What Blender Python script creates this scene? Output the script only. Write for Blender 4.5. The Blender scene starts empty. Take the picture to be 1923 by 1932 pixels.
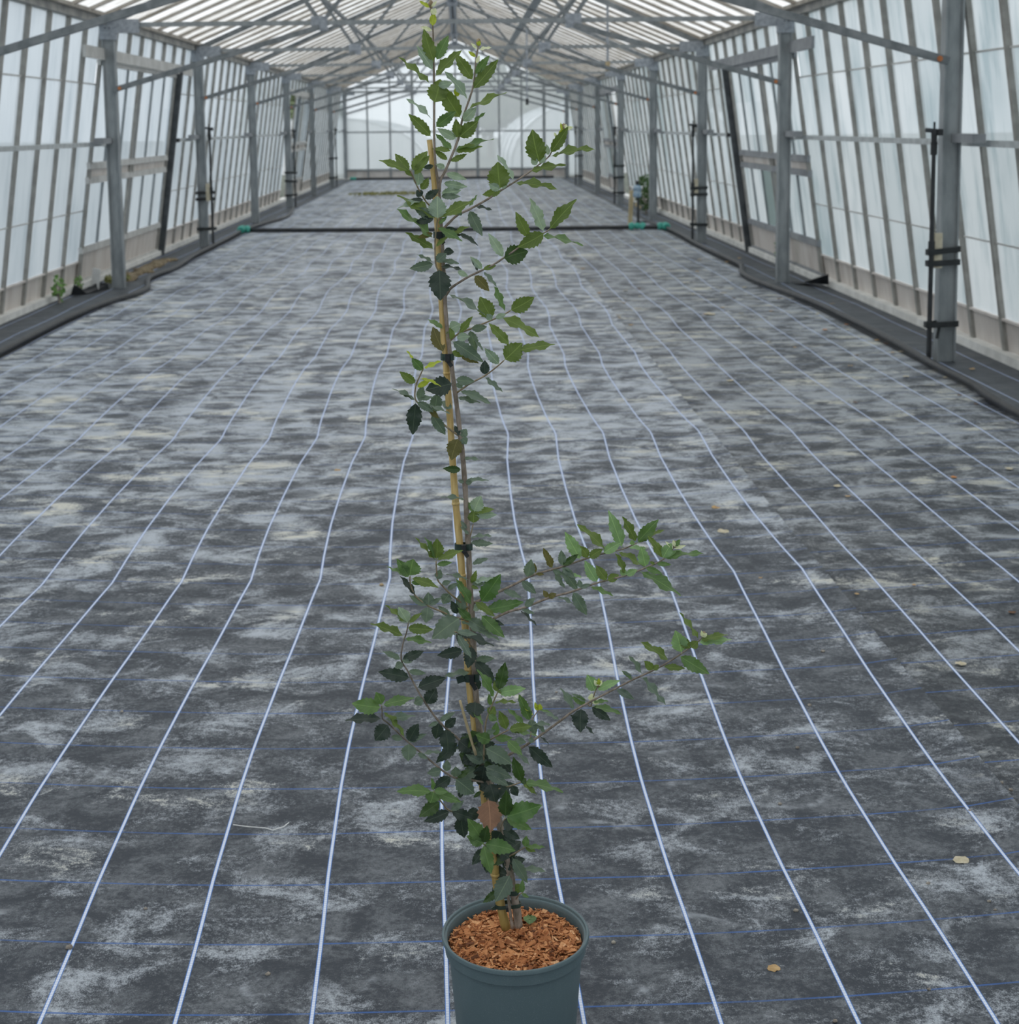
import bpy, bmesh, math, random
from mathutils import Vector, Matrix, noise as mnoise

# ------------------------------------------------------------------ camera / world / exposure
sc = bpy.context.scene
COL = sc.collection
FPX, CYP = 2855.24, 598.28
YAW, PIT, ROL = .0311, .1261, -.0101
CAM = Vector((.1148, 0., 1.5205))
fwd = Vector((math.sin(YAW)*math.cos(PIT), math.cos(YAW)*math.cos(PIT), -math.sin(PIT)))
_r = Vector((math.cos(YAW), -math.sin(YAW), 0)); _u = _r.cross(fwd)
rgt = math.cos(ROL)*_r + math.sin(ROL)*_u
upv = -math.sin(ROL)*_r + math.cos(ROL)*_u
cd = bpy.data.cameras.new('camera'); cam = bpy.data.objects.new('camera', cd); COL.objects.link(cam)
M = Matrix((rgt, upv, -fwd)).transposed().to_4x4(); M.translation = CAM
cam.matrix_world = M
cd.sensor_fit = 'HORIZONTAL'; cd.sensor_width = 36.0
cd.lens = FPX/1923*36; cd.shift_x = .5/1923; cd.shift_y = -(966-CYP)/1923
cd.clip_start = .05; cd.clip_end = 400
cd.dof.use_dof = True; cd.dof.focus_distance = 2.36; cd.dof.aperture_fstop = 11.0
sc.camera = cam

w = bpy.data.worlds.new('overcast'); sc.world = w; w.use_nodes = True
nt = w.node_tree; bg = nt.nodes['Background']
bg.inputs['Color'].default_value = (.93, .965, 1.0, 1); bg.inputs['Strength'].default_value = 1.0

vs = sc.view_settings
vs.view_transform = 'Standard'; vs.look = 'None'; vs.gamma = 1; vs.use_curve_mapping = False
vs.exposure = 0.50

random.seed(7)
R = random.Random(11)

def ray(x, y): return fwd + rgt*((x-961)/FPX) - upv*((y-CYP)/FPX)
def onfloor(x, y, z=0.):
    d = ray(x, y); return CAM + d*((z-CAM.z)/d.z)
def at(x, y, Y):
    d = ray(x, y); return CAM + d*(Y/d.y)

# ------------------------------------------------------------------ materials
def lin(c):
    return tuple((v/255/12.92 if v/255 <= .04045 else ((v/255+.055)/1.055)**2.4) for v in c)
def mat(name):
    m = bpy.data.materials.new(name); m.use_nodes = True
    m.node_tree.nodes.clear(); return m, m.node_tree
def N(t, typ, **kw):
    n = t.nodes.new(typ)
    for k, v in kw.items():
        if k in n.inputs.keys() if isinstance(k, str) else False: n.inputs[k].default_value = v
        else: setattr(n, k, v)
    return n
def L(t, a, ao, b, bi): t.links.new(a.outputs[ao], b.inputs[bi])
def rgba(c): return (c[0], c[1], c[2], 1)
def math_n(t, op, a, b=None, c=None):
    n = t.nodes.new('ShaderNodeMath'); n.operation = op
    for i, v in enumerate((a, b, c)):
        if v is None: continue
        if isinstance(v, (int, float)): n.inputs[i].default_value = v
        else: t.links.new(v, n.inputs[i])
    return n.outputs[0]
def mixc(t, fac, a, b, blend='MIX'):
    n = t.nodes.new('ShaderNodeMix'); n.data_type = 'RGBA'; n.blend_type = blend
    for sock, v in ((n.inputs[0], fac), (n.inputs[6], a), (n.inputs[7], b)):
        if isinstance(v, (int, float)): sock.default_value = v
        elif isinstance(v, tuple): sock.default_value = rgba(v)
        else: t.links.new(v, sock)
    return n.outputs[2]
def ramp(t, src, a, b, lo=0., hi=1.):
    n = t.nodes.new('ShaderNodeMapRange'); n.interpolation_type = 'SMOOTHSTEP'
    t.links.new(src, n.inputs[0])
    for i, v in enumerate((a, b, lo, hi)): n.inputs[i+1].default_value = v
    return n.outputs[0]
def coords(t, scale=(1, 1, 1), kind='Object', rot=(0, 0, 0)):
    tc = t.nodes.new('ShaderNodeTexCoord'); mp = t.nodes.new('ShaderNodeMapping')
    mp.inputs['Scale'].default_value = scale; mp.inputs['Rotation'].default_value = rot
    t.links.new(tc.outputs[kind], mp.inputs['Vector']); return mp.outputs[0]
def noise(t, vec, scale, detail=3, rough=.55, dist=0.):
    n = t.nodes.new('ShaderNodeTexNoise')
    n.inputs['Scale'].default_value = scale; n.inputs['Detail'].default_value = detail
    n.inputs['Roughness'].default_value = rough; n.inputs['Distortion'].default_value = dist
    if vec is not None: t.links.new(vec, n.inputs['Vector'])
    return n.outputs['Fac']
def world_pos(t, scale=(1, 1, 1)):
    g = t.nodes.new('ShaderNodeNewGeometry'); mp = t.nodes.new('ShaderNodeMapping')
    mp.inputs['Scale'].default_value = scale
    t.links.new(g.outputs['Position'], mp.inputs['Vector']); return mp.outputs[0]
def out(t, sh):
    o = t.nodes.new('ShaderNodeOutputMaterial'); t.links.new(sh, o.inputs['Surface']); return o
def pbr(t, col, rough=.6, metal=0., spec=.5, bump=None, bumps=.2, bdist=.01):
    p = t.nodes.new('ShaderNodeBsdfPrincipled')
    if isinstance(col, tuple): p.inputs['Base Color'].default_value = rgba(col)
    else: t.links.new(col, p.inputs['Base Color'])
    if isinstance(rough, (int, float)): p.inputs['Roughness'].default_value = rough
    else: t.links.new(rough, p.inputs['Roughness'])
    p.inputs['Metallic'].default_value = metal
    p.inputs['Specular IOR Level'].default_value = spec
    if bump is not None:
        b = t.nodes.new('ShaderNodeBump'); b.inputs['Strength'].default_value = bumps
        b.inputs['Distance'].default_value = bdist
        t.links.new(bump, b.inputs['Height']); t.links.new(b.outputs[0], p.inputs['Normal'])
    return p
def simple(name, c1, c2, scale=8., rough=.6, metal=0., spec=.4, stretch=(1, 1, 1), bump=.15):
    m, t = mat(name)
    v = world_pos(t, stretch); n = noise(t, v, scale, 4)
    col = mixc(t, ramp(t, n, .3, .7), c1, c2)
    p = pbr(t, col, rough, metal, spec, n, bump); out(t, p.outputs[0]); return m

MT = {}
MT['steel'] = simple('galvanised_steel', (.24, .265, .275), (.34, .365, .375), 14, .5, .15, .45, (1, 1, .35))
MT['steel_light'] = simple('galvanised_tube', (.40, .43, .435), (.55, .58, .585), 10, .5, .2, .5)
MT['steel_dark'] = simple('weathered_gusset', (.26, .29, .325), (.42, .455, .50), 24, .55, .15, .4)
MT['steel_mid'] = simple('weathered_strut', (.15, .17, .18), (.25, .27, .28), 12, .5, .15, .45)
MT['bar'] = simple('glazing_bar_paint', (.27, .265, .245), (.38, .375, .35), 9, .65, 0, .3)
MT['roofbar'] = simple('roof_bar_timber', (.30, .275, .235), (.46, .43, .385), 5, .7, 0, .3)
MT['plate'] = simple('eave_plate_paint', (.24, .245, .24), (.46, .45, .42), 4, .65, 0, .3)
MT['board_pale'] = simple('pale_board', (.48, .48, .46), (.62, .62, .60), 6, .7)
MT['board_grey'] = simple('grey_board', (.24, .255, .27), (.33, .345, .36), 6, .7)
MT['panel'] = simple('plinth_panel', (.60, .55, .51), (.74, .70, .66), 5, .8, 0, .2, (1, 1, .3))
MT['curb'] = simple('white_curb', (.70, .70, .67), (.86, .86, .83), 7, .8, 0, .2)
MT['darkframe'] = simple('dark_jamb', (.045, .052, .058), (.09, .10, .108), 8, .6)
MT['black'] = simple('black_polythene', (.012, .014, .016), (.03, .033, .037), 12, .45, 0, .5)
MT['strap'] = simple('black_strap', (.015, .018, .02), (.03, .034, .036), 20, .6)
MT['green_fit'] = simple('green_fitting', (.05, .33, .26), (.09, .45, .36), 10, .4)
MT['tap_blue'] = simple('blue_valve', (.20, .34, .48), (.42, .52, .60), 20, .4)
MT['wood'] = simple('stake_wood', (.44, .35, .20), (.60, .50, .32), 25, .7, 0, .3, (1, 1, .2))
MT['block'] = simple('wood_block', (.50, .45, .33), (.62, .57, .44), 25, .7)
MT['rust'] = simple('rust', (.42, .14, .05), (.55, .22, .09), 30, .8)
MT['soil'] = simple('doorway_soil', (.13, .10, .06), (.32, .26, .17), 30, .9)
MT['moss'] = simple('moss', (.16, .17, .06), (.30, .29, .12), 40, .9)
MT['white_plastic'] = simple('white_plastic', (.75, .75, .73), (.85, .85, .84), 10, .5)
MT['grass'] = simple('outside_grass', (.10, .12, .09), (.17, .18, .15), .8, .9)
MT['polytunnel'] = simple('polytunnel_film', (.80, .82, .83), (.9, .92, .93), .6, .5)
MT['foliage'] = simple('tree_foliage', (.09, .12, .06), (.17, .21, .11), 1.2, .7)
MT['weed'] = simple('weed_leaf', (.10, .22, .05), (.20, .36, .10), 30, .6)
MT['weed_dark'] = simple('shrub_leaf', (.045, .10, .025), (.10, .18, .06), 20, .6)

def glass(name, tint, dirty, trans, streak, green=0.):
    """whitewashed glass: passes light diffusely, a little clear, a thin gloss"""
    m, t = mat(name)
    v = world_pos(t, (1, 1, .16)); n1 = noise(t, v, 5.5, 5, .62)
    v2 = world_pos(t, (1, 1, .8)); n2 = noise(t, v2, .9, 3)
    oi = t.nodes.new('ShaderNodeObjectInfo')
    f = ramp(t, n1, .45, .78, 0, streak)
    f = math_n(t, 'ADD', f, ramp(t, n2, .4, .75, 0, streak*.7))
    f = math_n(t, 'ADD', f, math_n(t, 'MULTIPLY', oi.outputs['Random'], streak*.45))
    col = mixc(t, f, tint, dirty)
    if green:
        n3 = noise(t, world_pos(t, (1, 1, .35)), 2.3, 5, .7)
        col = mixc(t, ramp(t, n3, .60, .82, 0, green), col, (.20, .30, .22))
    tl = t.nodes.new('ShaderNodeBsdfTranslucent'); t.links.new(col, tl.inputs[0])
    tr = t.nodes.new('ShaderNodeBsdfTransparent'); t.links.new(col, tr.inputs[0])
    gl = t.nodes.new('ShaderNodeBsdfGlossy'); gl.inputs['Roughness'].default_value = .22
    gl.inputs['Color'].default_value = (.9, .95, 1, 1)
    a = t.nodes.new('ShaderNodeMixShader'); a.inputs[0].default_value = trans
    t.links.new(tl.outputs[0], a.inputs[1]); t.links.new(tr.outputs[0], a.inputs[2])
    b = t.nodes.new('ShaderNodeMixShader'); b.inputs[0].default_value = .06
    t.links.new(a.outputs[0], b.inputs[1]); t.links.new(gl.outputs[0], b.inputs[2])
    out(t, b.outputs[0]); return m
MT['glass_l'] = glass('whitewashed_glass', (.68, .735, .78), (.46, .525, .575), .18, .6)
MT['glass_r'] = glass('algae_streaked_glass', (.76, .80, .82), (.42, .50, .53), .18, .8, .6)
MT['glass_roof'] = glass('shaded_roof_glass', (.96, .965, .96), (.60, .57, .52), .30, .8)
MT['glass_end'] = glass('hazy_end_glass', (.84, .88, .90), (.70, .76, .78), .42, .3)
MT['glass_dark'] = glass('clear_pane', (.34, .42, .42), (.24, .31, .31), .5, .5)

# woven ground cover: UV (u = line count across, v = line count along) follows the cloth
def fabric(name, dark, pale, cream, amount, weft=True, lines=1.0):
    m, t = mat(name)
    uvn = t.nodes.new('ShaderNodeUVMap'); uvn.uv_map = 'cloth'
    sep = t.nodes.new('ShaderNodeSeparateXYZ'); L(t, uvn, 0, sep, 0)
    u, v = sep.outputs[0], sep.outputs[1]
    du = math_n(t, 'MULTIPLY', math_n(t, 'ABSOLUTE', math_n(t, 'SUBTRACT', math_n(t, 'FRACT', math_n(t, 'ADD', u, .5)), .5)), .2337)
    dv = math_n(t, 'MULTIPLY', math_n(t, 'ABSOLUTE', math_n(t, 'SUBTRACT', math_n(t, 'FRACT', math_n(t, 'ADD', v, .5)), .5)), .2255)
    P = world_pos(t)
    big = noise(t, P, 1.5, 4, .6, .4); mid = noise(t, world_pos(t, (.9, 1.15, 1)), 8.5, 6, .68, .5)
    fine = noise(t, P, 75, 4, .75); grain = noise(t, world_pos(t, (1, .8, 1)), 380, 2, .6)
    s1 = noise(t, world_pos(t, (.90, 1.2, 1)), 5.4, 8, .70, .5)
    g1 = math_n(t, 'ADD', math_n(t, 'MULTIPLY', mid, .7), math_n(t, 'MULTIPLY', fine, .45))
    g1 = math_n(t, 'ADD', g1, math_n(t, 'MULTIPLY', math_n(t, 'SUBTRACT', grain, .5), .22))
    col = mixc(t, ramp(t, g1, .48, .78, 0, 1), dark, tuple(v_*.36 for v_ in pale))
    s = math_n(t, 'ADD', math_n(t, 'MULTIPLY', s1, 1.0), math_n(t, 'MULTIPLY', big, .35))
    s = math_n(t, 'ADD', s, math_n(t, 'MULTIPLY', math_n(t, 'SUBTRACT', fine, .5), .30))
    s = math_n(t, 'ADD', s, math_n(t, 'MULTIPLY', math_n(t, 'SUBTRACT', grain, .5), .28))
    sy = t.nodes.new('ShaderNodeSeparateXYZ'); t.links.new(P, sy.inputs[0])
    s = math_n(t, 'ADD', s, ramp(t, sy.outputs[1], 2.2, 8.5, -.045, .075))       # less chalk near; far cloth painted paler in place of grazing sheen
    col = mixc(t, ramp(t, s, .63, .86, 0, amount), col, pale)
    cr = math_n(t, 'MULTIPLY', ramp(t, noise(t, world_pos(t, (.5, 1.3, 1)), 3.1, 5, .7), .52, .64), ramp(t, s, .68, .82))
    col = mixc(t, math_n(t, 'MULTIPLY', cr, amount*.95), col, cream)
    # rings left by pots
    vor = t.nodes.new('ShaderNodeTexVoronoi'); vor.feature = 'F1'; vor.inputs['Scale'].default_value = 2.4
    t.links.new(P, vor.inputs['Vector'])
    rg = math_n(t, 'ABSOLUTE', math_n(t, 'SUBTRACT', vor.outputs['Distance'], .30))
    ring = math_n(t, 'MULTIPLY', ramp(t, rg, .0, .035, 1, 0), ramp(t, mid, .5, .66))
    col = mixc(t, math_n(t, 'MULTIPLY', ring, .45*amount), col, pale)
    inside = math_n(t, 'MULTIPLY', ramp(t, vor.outputs['Distance'], .12, .27, 1, 0), ramp(t, big, .45, .6))
    col = mixc(t, math_n(t, 'MULTIPLY', inside, .6), col, dark)
    # woven lines
    wear = ramp(t, noise(t, P, 9, 3), .3, .62, .45, 1)
    if weft:
        wl = math_n(t, 'MULTIPLY', ramp(t, dv, .0017, .0030, 1, 0), wear)
        col = mixc(t, math_n(t, 'MULTIPLY', wl, .80*lines), col, (.05, .145, .42))
    blue = ramp(t, du, .0037, .0046, 1, 0)
    col = mixc(t, math_n(t, 'MULTIPLY', blue, .95*lines), col, (.055, .20, .60))
    wk = t.nodes.new('ShaderNodeTexWave'); wk.wave_type = 'BANDS'; wk.bands_direction = 'Y'
    wk.inputs['Scale'].default_value = 40; wk.inputs['Distortion'].default_value = 0
    t.links.new(P, wk.inputs['Vector'])
    core = math_n(t, 'MULTIPLY', ramp(t, du, .0023, .0032, 1, 0), math_n(t, 'ADD', math_n(t, 'MULTIPLY', wk.outputs['Fac'], .25), .75))
    col = mixc(t, math_n(t, 'MULTIPLY', core, .95*lines), col, (.84, .89, .98))
    h = math_n(t, 'ADD', math_n(t, 'MULTIPLY', mid, .6), math_n(t, 'MULTIPLY', fine, .12))
    p = pbr(t, col, .58, 0, .3, h, .25, .02)
    out(t, p.outputs[0]); return m
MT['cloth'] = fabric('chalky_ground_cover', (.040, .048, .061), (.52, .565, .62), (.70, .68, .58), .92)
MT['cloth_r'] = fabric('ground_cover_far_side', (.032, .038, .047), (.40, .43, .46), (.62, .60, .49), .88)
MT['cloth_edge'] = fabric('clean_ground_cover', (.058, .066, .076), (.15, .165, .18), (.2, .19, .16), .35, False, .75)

# ------------------------------------------------------------------ mesh helpers
def link(o, parent=None):
    COL.objects.link(o)
    if parent is not None: o.parent = parent
    return o
def tag(o, label=None, cat=None, group=None, kind=None):
    for k, v in (('label', label), ('category', cat), ('group', group), ('kind', kind)):
        if v: o[k] = v
    return o
def empty(name, loc):
    e = bpy.data.objects.new(name, None); e.empty_display_size = .05
    e.location = loc; COL.objects.link(e); return e
class MB:
    def __init__(s): s.v = []; s.f = []; s.uv = None
    def add(s, vs, fs):
        n = len(s.v); s.v += [Vector(p) for p in vs]; s.f += [tuple(i+n for i in f) for f in fs]; return s
    def box(s, a, b):
        x0, y0, z0 = a; x1, y1, z1 = b
        return s.add([(x0,y0,z0),(x1,y0,z0),(x1,y1,z0),(x0,y1,z0),(x0,y0,z1),(x1,y0,z1),(x1,y1,z1),(x0,y1,z1)],
              [(0,3,2,1),(4,5,6,7),(0,1,5,4),(1,2,6,5),(2,3,7,6),(3,0,4,7)])
    def bar(s, a, b, wd, ht, up=(0, 0, 1)):
        a, b = Vector(a), Vector(b); d = (b-a).normalized(); up = Vector(up)
        if abs(d.dot(up)) > .99: up = Vector((0, 1, 0))
        x = d.cross(up).normalized()*(wd/2); y = x.cross(d).normalized()*(ht/2)
        return s.add([a-x-y, a+x-y, a+x+y, a-x+y, b-x-y, b+x-y, b+x+y, b-x+y],
              [(0,1,2,3),(7,6,5,4),(0,4,5,1),(1,5,6,2),(2,6,7,3),(3,7,4,0)])
    def tube(s, pts, rad, n=8, cap=True):
        pts = [Vector(p) for p in pts]; k = len(pts)
        rs = rad if isinstance(rad, (list, tuple)) else [rad]*k
        ref = None; base = len(s.v)
        for i, p in enumerate(pts):
            d = (pts[min(i+1, k-1)]-pts[max(i-1, 0)]).normalized()
            if ref is None: ref = d.orthogonal().normalized()
            ref = (ref - d*ref.dot(d)).normalized(); o = d.cross(ref)
            for j in range(n):
                a = 2*math.pi*j/n; s.v.append(p + (ref*math.cos(a)+o*math.sin(a))*rs[i])
        for i in range(k-1):
            for j in range(n):
                a = base+i*n+j; b = base+i*n+(j+1) % n
                s.f.append((a, b, b+n, a+n))
        if cap:
            s.f.append(tuple(base+j for j in reversed(range(n)))); s.f.append(tuple(base+(k-1)*n+j for j in range(n)))
        return s
    def lathe(s, prof, n=48, c=(0, 0, 0)):
        c = Vector(c); base = len(s.v); k = len(prof)
        for r_, z in prof:
            for j in range(n):
                a = 2*math.pi*j/n; s.v.append(c+Vector((r_*math.cos(a), r_*math.sin(a), z)))
        for i in range(k-1):
            for j in range(n):
                a = base+i*n+j; b = base+i*n+(j+1) % n
                s.f.append((a, b, b+n, a+n))
        return s
    def blob(s, c, r_, sx=1, sy=1, sz=1, n=8, seed=0, lump=0.):
        c = Vector(c); base = len(s.v); m_ = n//2+1
        for i in range(m_):
            th = math.pi*i/(m_-1)
            for j in range(n):
                ph = 2*math.pi*j/n
                d = Vector((math.sin(th)*math.cos(ph), math.sin(th)*math.sin(ph), math.cos(th)))
                q = 1+lump*mnoise.noise(d*1.7+Vector((seed, seed*.7, 0)))
                s.v.append(c+Vector((d.x*sx, d.y*sy, d.z*sz))*r_*q)
        for i in range(m_-1):
            for j in range(n):
                a = base+i*n+j; b = base+i*n+(j+1) % n
                s.f.append((a, a+n, b+n, b))
        return s
    def mesh(s, name, smooth=False, origin=None):
        o = Vector(origin) if origin is not None else Vector()
        me = bpy.data.meshes.new(name); me.from_pydata([p-o for p in s.v], [], s.f); me.update()
        if smooth:
            for p in me.polygons: p.use_smooth = True
        return me
    def build(s, name, material, parent=None, smooth=False):
        """geometry is given in world space; the object is placed under its parent"""
        org = parent.matrix_world.translation if False else (world_loc(parent) if parent else s.ctr())
        me = s.mesh(name, smooth, org); me.materials.append(material)
        ob = bpy.data.objects.new(name, me); link(ob, parent)
        if not parent: ob.location = org
        return ob
    def ctr(s):
        lo = [min(p[i] for p in s.v) for i in range(3)]; hi = [max(p[i] for p in s.v) for i in range(3)]
        return Vector(((lo[0]+hi[0])/2, (lo[1]+hi[1])/2, lo[2]))
def world_loc(o):
    p = Vector()
    while o is not None: p = p + o.location; o = o.parent
    return p
def inst(name, me, loc, parent=None, material=None):
    ob = bpy.data.objects.new(name, me); link(ob, parent)
    ob.location = Vector(loc) - (world_loc(parent) if parent else Vector())
    if material is not None:
        ob.material_slots[0].link = 'OBJECT'; ob.material_slots[0].material = material
    return ob
def copy_tree(o, parent=None, loc=None):
    c = o.copy(); COL.objects.link(c); c.parent = parent
    if loc is not None: c.location = loc
    for ch in o.children: copy_tree(ch, c)
    return c
def smoothline(pts, k=4):
    pts = [Vector(p) for p in pts]; o = []
    for i in range(len(pts)-1):
        p0, p1, p2, p3 = pts[max(i-1, 0)], pts[i], pts[i+1], pts[min(i+2, len(pts)-1)]
        for j in range(k):
            t = j/k
            o.append(.5*((2*p1)+(p2-p0)*t+(2*p0-5*p1+4*p2-p3)*t*t+(3*p1-p0-3*p2+p3)*t**3))
    o.append(pts[-1]); return o

# ------------------------------------------------------------------ floor: soil base and the laid cloth
YN, YF = -4.0, 44.1
BAY = 4.92; STEP = BAY/8
SH = -.039                                  # the frames stand slightly askew to the long axis
FY = [9.635+BAY*i for i in range(-2, 8)]
def sk(X, Y): return Y+SH*X
_warp = [(0,-.005),(2.4,-.008),(2.7,-.015),(2.95,-.024),(3.35,-.031),(3.6,-.030),(4.05,-.021),(4.4,-.010),(4.8,0),(5.0,.007),(5.3,-.006),
         (5.7,-.016),(6.2,-.018),(6.8,-.014),(7.15,.0),(7.38,.009),(7.6,-.004),(7.85,-.014),(8.5,-.030),(9.0,-.037),(9.5,-.036),(10.0,-.012),(10.8,-.022),
         (11.4,-.030),(12.,.0),(12.6,.012),(13.3,-.02),(14.2,-.045),(14.9,-.01),(16,.02),(17.2,-.03),(18.4,.01),(20,-.03),(22,.02),(25,-.03),(30,.03),(37,-.02),(50,0)]
def warp(Y):
    for (a, fa), (b, fb) in zip(_warp, _warp[1:]):
        if a <= Y <= b: return fa+(fb-fa)*(Y-a)/(b-a)
    return 0.
_rows = [2.453, 2.675, 2.901, 3.128, 3.356, 3.581, 3.806]
def weft_bow(X): return .055*max(0, (-.2-X)/.65)**1.6*(X < -.2) + .045*max(0, (X-.5)/.65)**1.6*(X > .5)
fb = MB(); fb.box((-3.75, YN, -.06), (3.75, YF, -.02))
floor = fb.build('floor', MT['soil']); tag(floor, kind='structure')
def sheet(name, x0, x1, z, material, seed, amp=1., xstep=.12, bow=True):
    xs = []; x = x0
    while x < x1-1e-6: xs.append(x); x += xstep
    xs.append(x1)
    ys = []; y = YN
    while y < YF: ys.append(y); y += .09 if y < 12 else .25
    ys.append(YF)
    vs, fs, uv = [], [], []
    for j, y in enumerate(ys):
        for i, x in enumerate(xs):
            edge = 0.
            if i in (0, len(xs)-1): edge = .012*mnoise.noise(Vector((seed, y*.8, i)))
            lip = (.010+.010*mnoise.noise(Vector((seed, y*1.3, 7))) if i == len(xs)-1 else .002) if (seed == 1.0 and i >= len(xs)-2) else 0.
            vs.append((x+edge, y, z + lip + .0025*mnoise.noise(Vector((x*2+seed, y*2, 0)))))
            nz = .006*mnoise.noise(Vector((x*.9+seed*3, y*.35, 4)))
            S = .2337*(1+.0022*max(0, min(y-3, 9)))
            uu = (x+.62-warp(y)*amp-nz-(0 if amp == 1 else .02*mnoise.noise(Vector((seed, y*.7, 0)))))/S
            vv = (y-2.453-(weft_bow(x) if bow else 0)*1.0)/.2255
            uv.append((uu, vv))
    nx = len(xs)
    for j in range(len(ys)-1):
        for i in range(nx-1):
            a = j*nx+i; fs.append((a, a+1, a+1+nx, a+nx))
    me = bpy.data.meshes.new(name); me.from_pydata(vs, [], fs); me.update()
    ul = me.uv_layers.new(name='cloth')
    for lp in me.loops: ul.data[lp.index].uv = uv[lp.vertex_index]
    for p in me.polygons: p.use_smooth = True
    me.materials.append(material)
    ob = bpy.data.objects.new(name, me); link(ob, floor); ob.location = -floor.location
    return ob
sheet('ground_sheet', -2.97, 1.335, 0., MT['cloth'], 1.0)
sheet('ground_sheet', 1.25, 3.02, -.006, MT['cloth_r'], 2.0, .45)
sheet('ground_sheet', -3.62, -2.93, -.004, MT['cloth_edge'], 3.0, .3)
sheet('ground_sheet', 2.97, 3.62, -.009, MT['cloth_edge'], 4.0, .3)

# ------------------------------------------------------------------ side walls
ZB, ZE = .05, 2.50            # foot and head of the glazing
XB, XE = 3.62, 3.27
def wx(z): return XB+(XE-XB)*(z-ZB)/(ZE-ZB)
def skew_panel(s, y0, y1, z0, z1, off=0.):
    return [(s*(wx(z0)+off), y0, z0), (s*(wx(z0)+off), y1, z0), (s*(wx(z1)+off), y1, z1), (s*(wx(z1)+off), y0, z1)]
ROWS = [(.25, .745), (.745, 1.945), (1.945, 2.50)]
def one_quad(q):
    m_ = MB(); m_.add(q, [(0, 1, 2, 3)]); return m_
def side_wall(s, name, gmat, doors, ybase):
    base = MB().box((min(s*3.54, s*3.66), YN, -.02), (max(s*3.54, s*3.66), YF, .05))
    wob = base.build(name, MT['curb']); tag(wob, kind='structure')
    n0 = math.floor((7-ybase)/STEP); ys = []
    k = n0
    while ybase+k*STEP < YF-.05: ys.append(ybase+k*STEP); k += 1
    def indoor(y): return any(a-.02 <= y <= b+.02 for a, b in doors)
    # shared meshes (built at y = 0)
    bm_ = MB(); bm_.bar((s*(wx(.05)-.005), 0, .05), (s*(wx(2.5)-.005), 0, 2.5), .05, .045, (1, 0, 0))
    barme = bm_.mesh('glazing_bar'); barme.materials.append(MT['bar'])
    short = MB().bar((s*(wx(2.22)-.005), 0, 2.22), (s*(wx(2.5)-.005), 0, 2.5), .05, .045, (1, 0, 0)).mesh('glazing_bar'); short.materials.append(MT['bar'])
    panes = []
    for a, b in ROWS:
        me = one_quad(skew_panel(s, .0, STEP, a, b, .008*(a > 1))).mesh('pane'); me.materials.append(gmat); panes.append(me)
    top = one_quad(skew_panel(s, 0, STEP, 2.22, 2.5, .008)).mesh('pane'); top.materials.append(gmat)
    lap = MB().bar((s*(wx(1.945)-.004), 0, 1.945), (s*(wx(1.945)-.004), STEP, 1.945), .012, .012); 
    lap.bar((s*(wx(.745)-.004), 0, .745), (s*(wx(.745)-.004), STEP, .745), .012, .012)
    lapme = lap.mesh('glass_lap'); lapme.materials.append(MT['board_pale'])
    pl = MB().add(skew_panel(s, 0, STEP, .04, .25, -.004)+skew_panel(s, 0, STEP, .04, .25, .02), [(0,1,2,3),(7,6,5,4),(0,4,5,1),(2,6,7,3)])
    pl.bar((s*(wx(.25)-.01), 0, .255), (s*(wx(.25)-.01), STEP, .255), .035, .016)
    plme = pl.mesh('plinth_panel'); plme.materials.append(MT['panel'])
    for y in ys:
        ind = indoor(y)
        inst('glazing_bar', short if ind else barme, (0, y, 0), wob)
        if indoor(y+STEP/2):
            inst('pane', top, (0, y, 0), wob); continue
        for me in panes: inst('pane', me, (0, y, 0), wob)
        inst('glass_lap', lapme, (0, y, 0), wob)
        inst('plinth_panel', plme, (0, y, 0), wob)
    # the stretch behind the camera, never in view: joined
    y1 = ys[0]; st = MB(); sp = MB(); y = y1-STEP
    st.add(skew_panel(s, YN, y1, .25, 2.5), [(0, 1, 2, 3)])
    while y > YN:
        sp.bar((s*(wx(.05)-.005), y, .05), (s*(wx(2.5)-.005), y, 2.5), .05, .045, (1, 0, 0)); y -= STEP
    sp.add(skew_panel(s, YN, y1, .04, .25), [(0, 1, 2, 3)])
    tag(st.build('pane_run', gmat, wob), kind='stuff'); tag(sp.build('glazing_bar_run', MT['bar'], wob), kind='stuff')
    # eave plate
    e = MB().box((min(s*3.22, s*3.30), YN, 2.50), (max(s*3.22, s*3.30), YF, 2.565))
    e.build('eave_plate', MT['plate'], wob)
    g = MB().box((min(s*3.17, s*3.34), YN, 2.565), (max(s*3.17, s*3.34), YF, 2.60))
    g.build('gutter_lip', MT['roofbar'], wob)
    return wob
DL1, DL2 = (14.62, 18.55), (31.3, 35.2)
DR1, DR2 = (14.38, 17.98), (31.3, 35.2)
wl = side_wall(-1, 'wall_left', MT['glass_l'], [DL1, DL2], sk(-3.2, FY[2])+.02)
wr = side_wall(1, 'wall_right', MT['glass_r'], [DR1, DR2], sk(3.2, FY[2])+.02)

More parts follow.
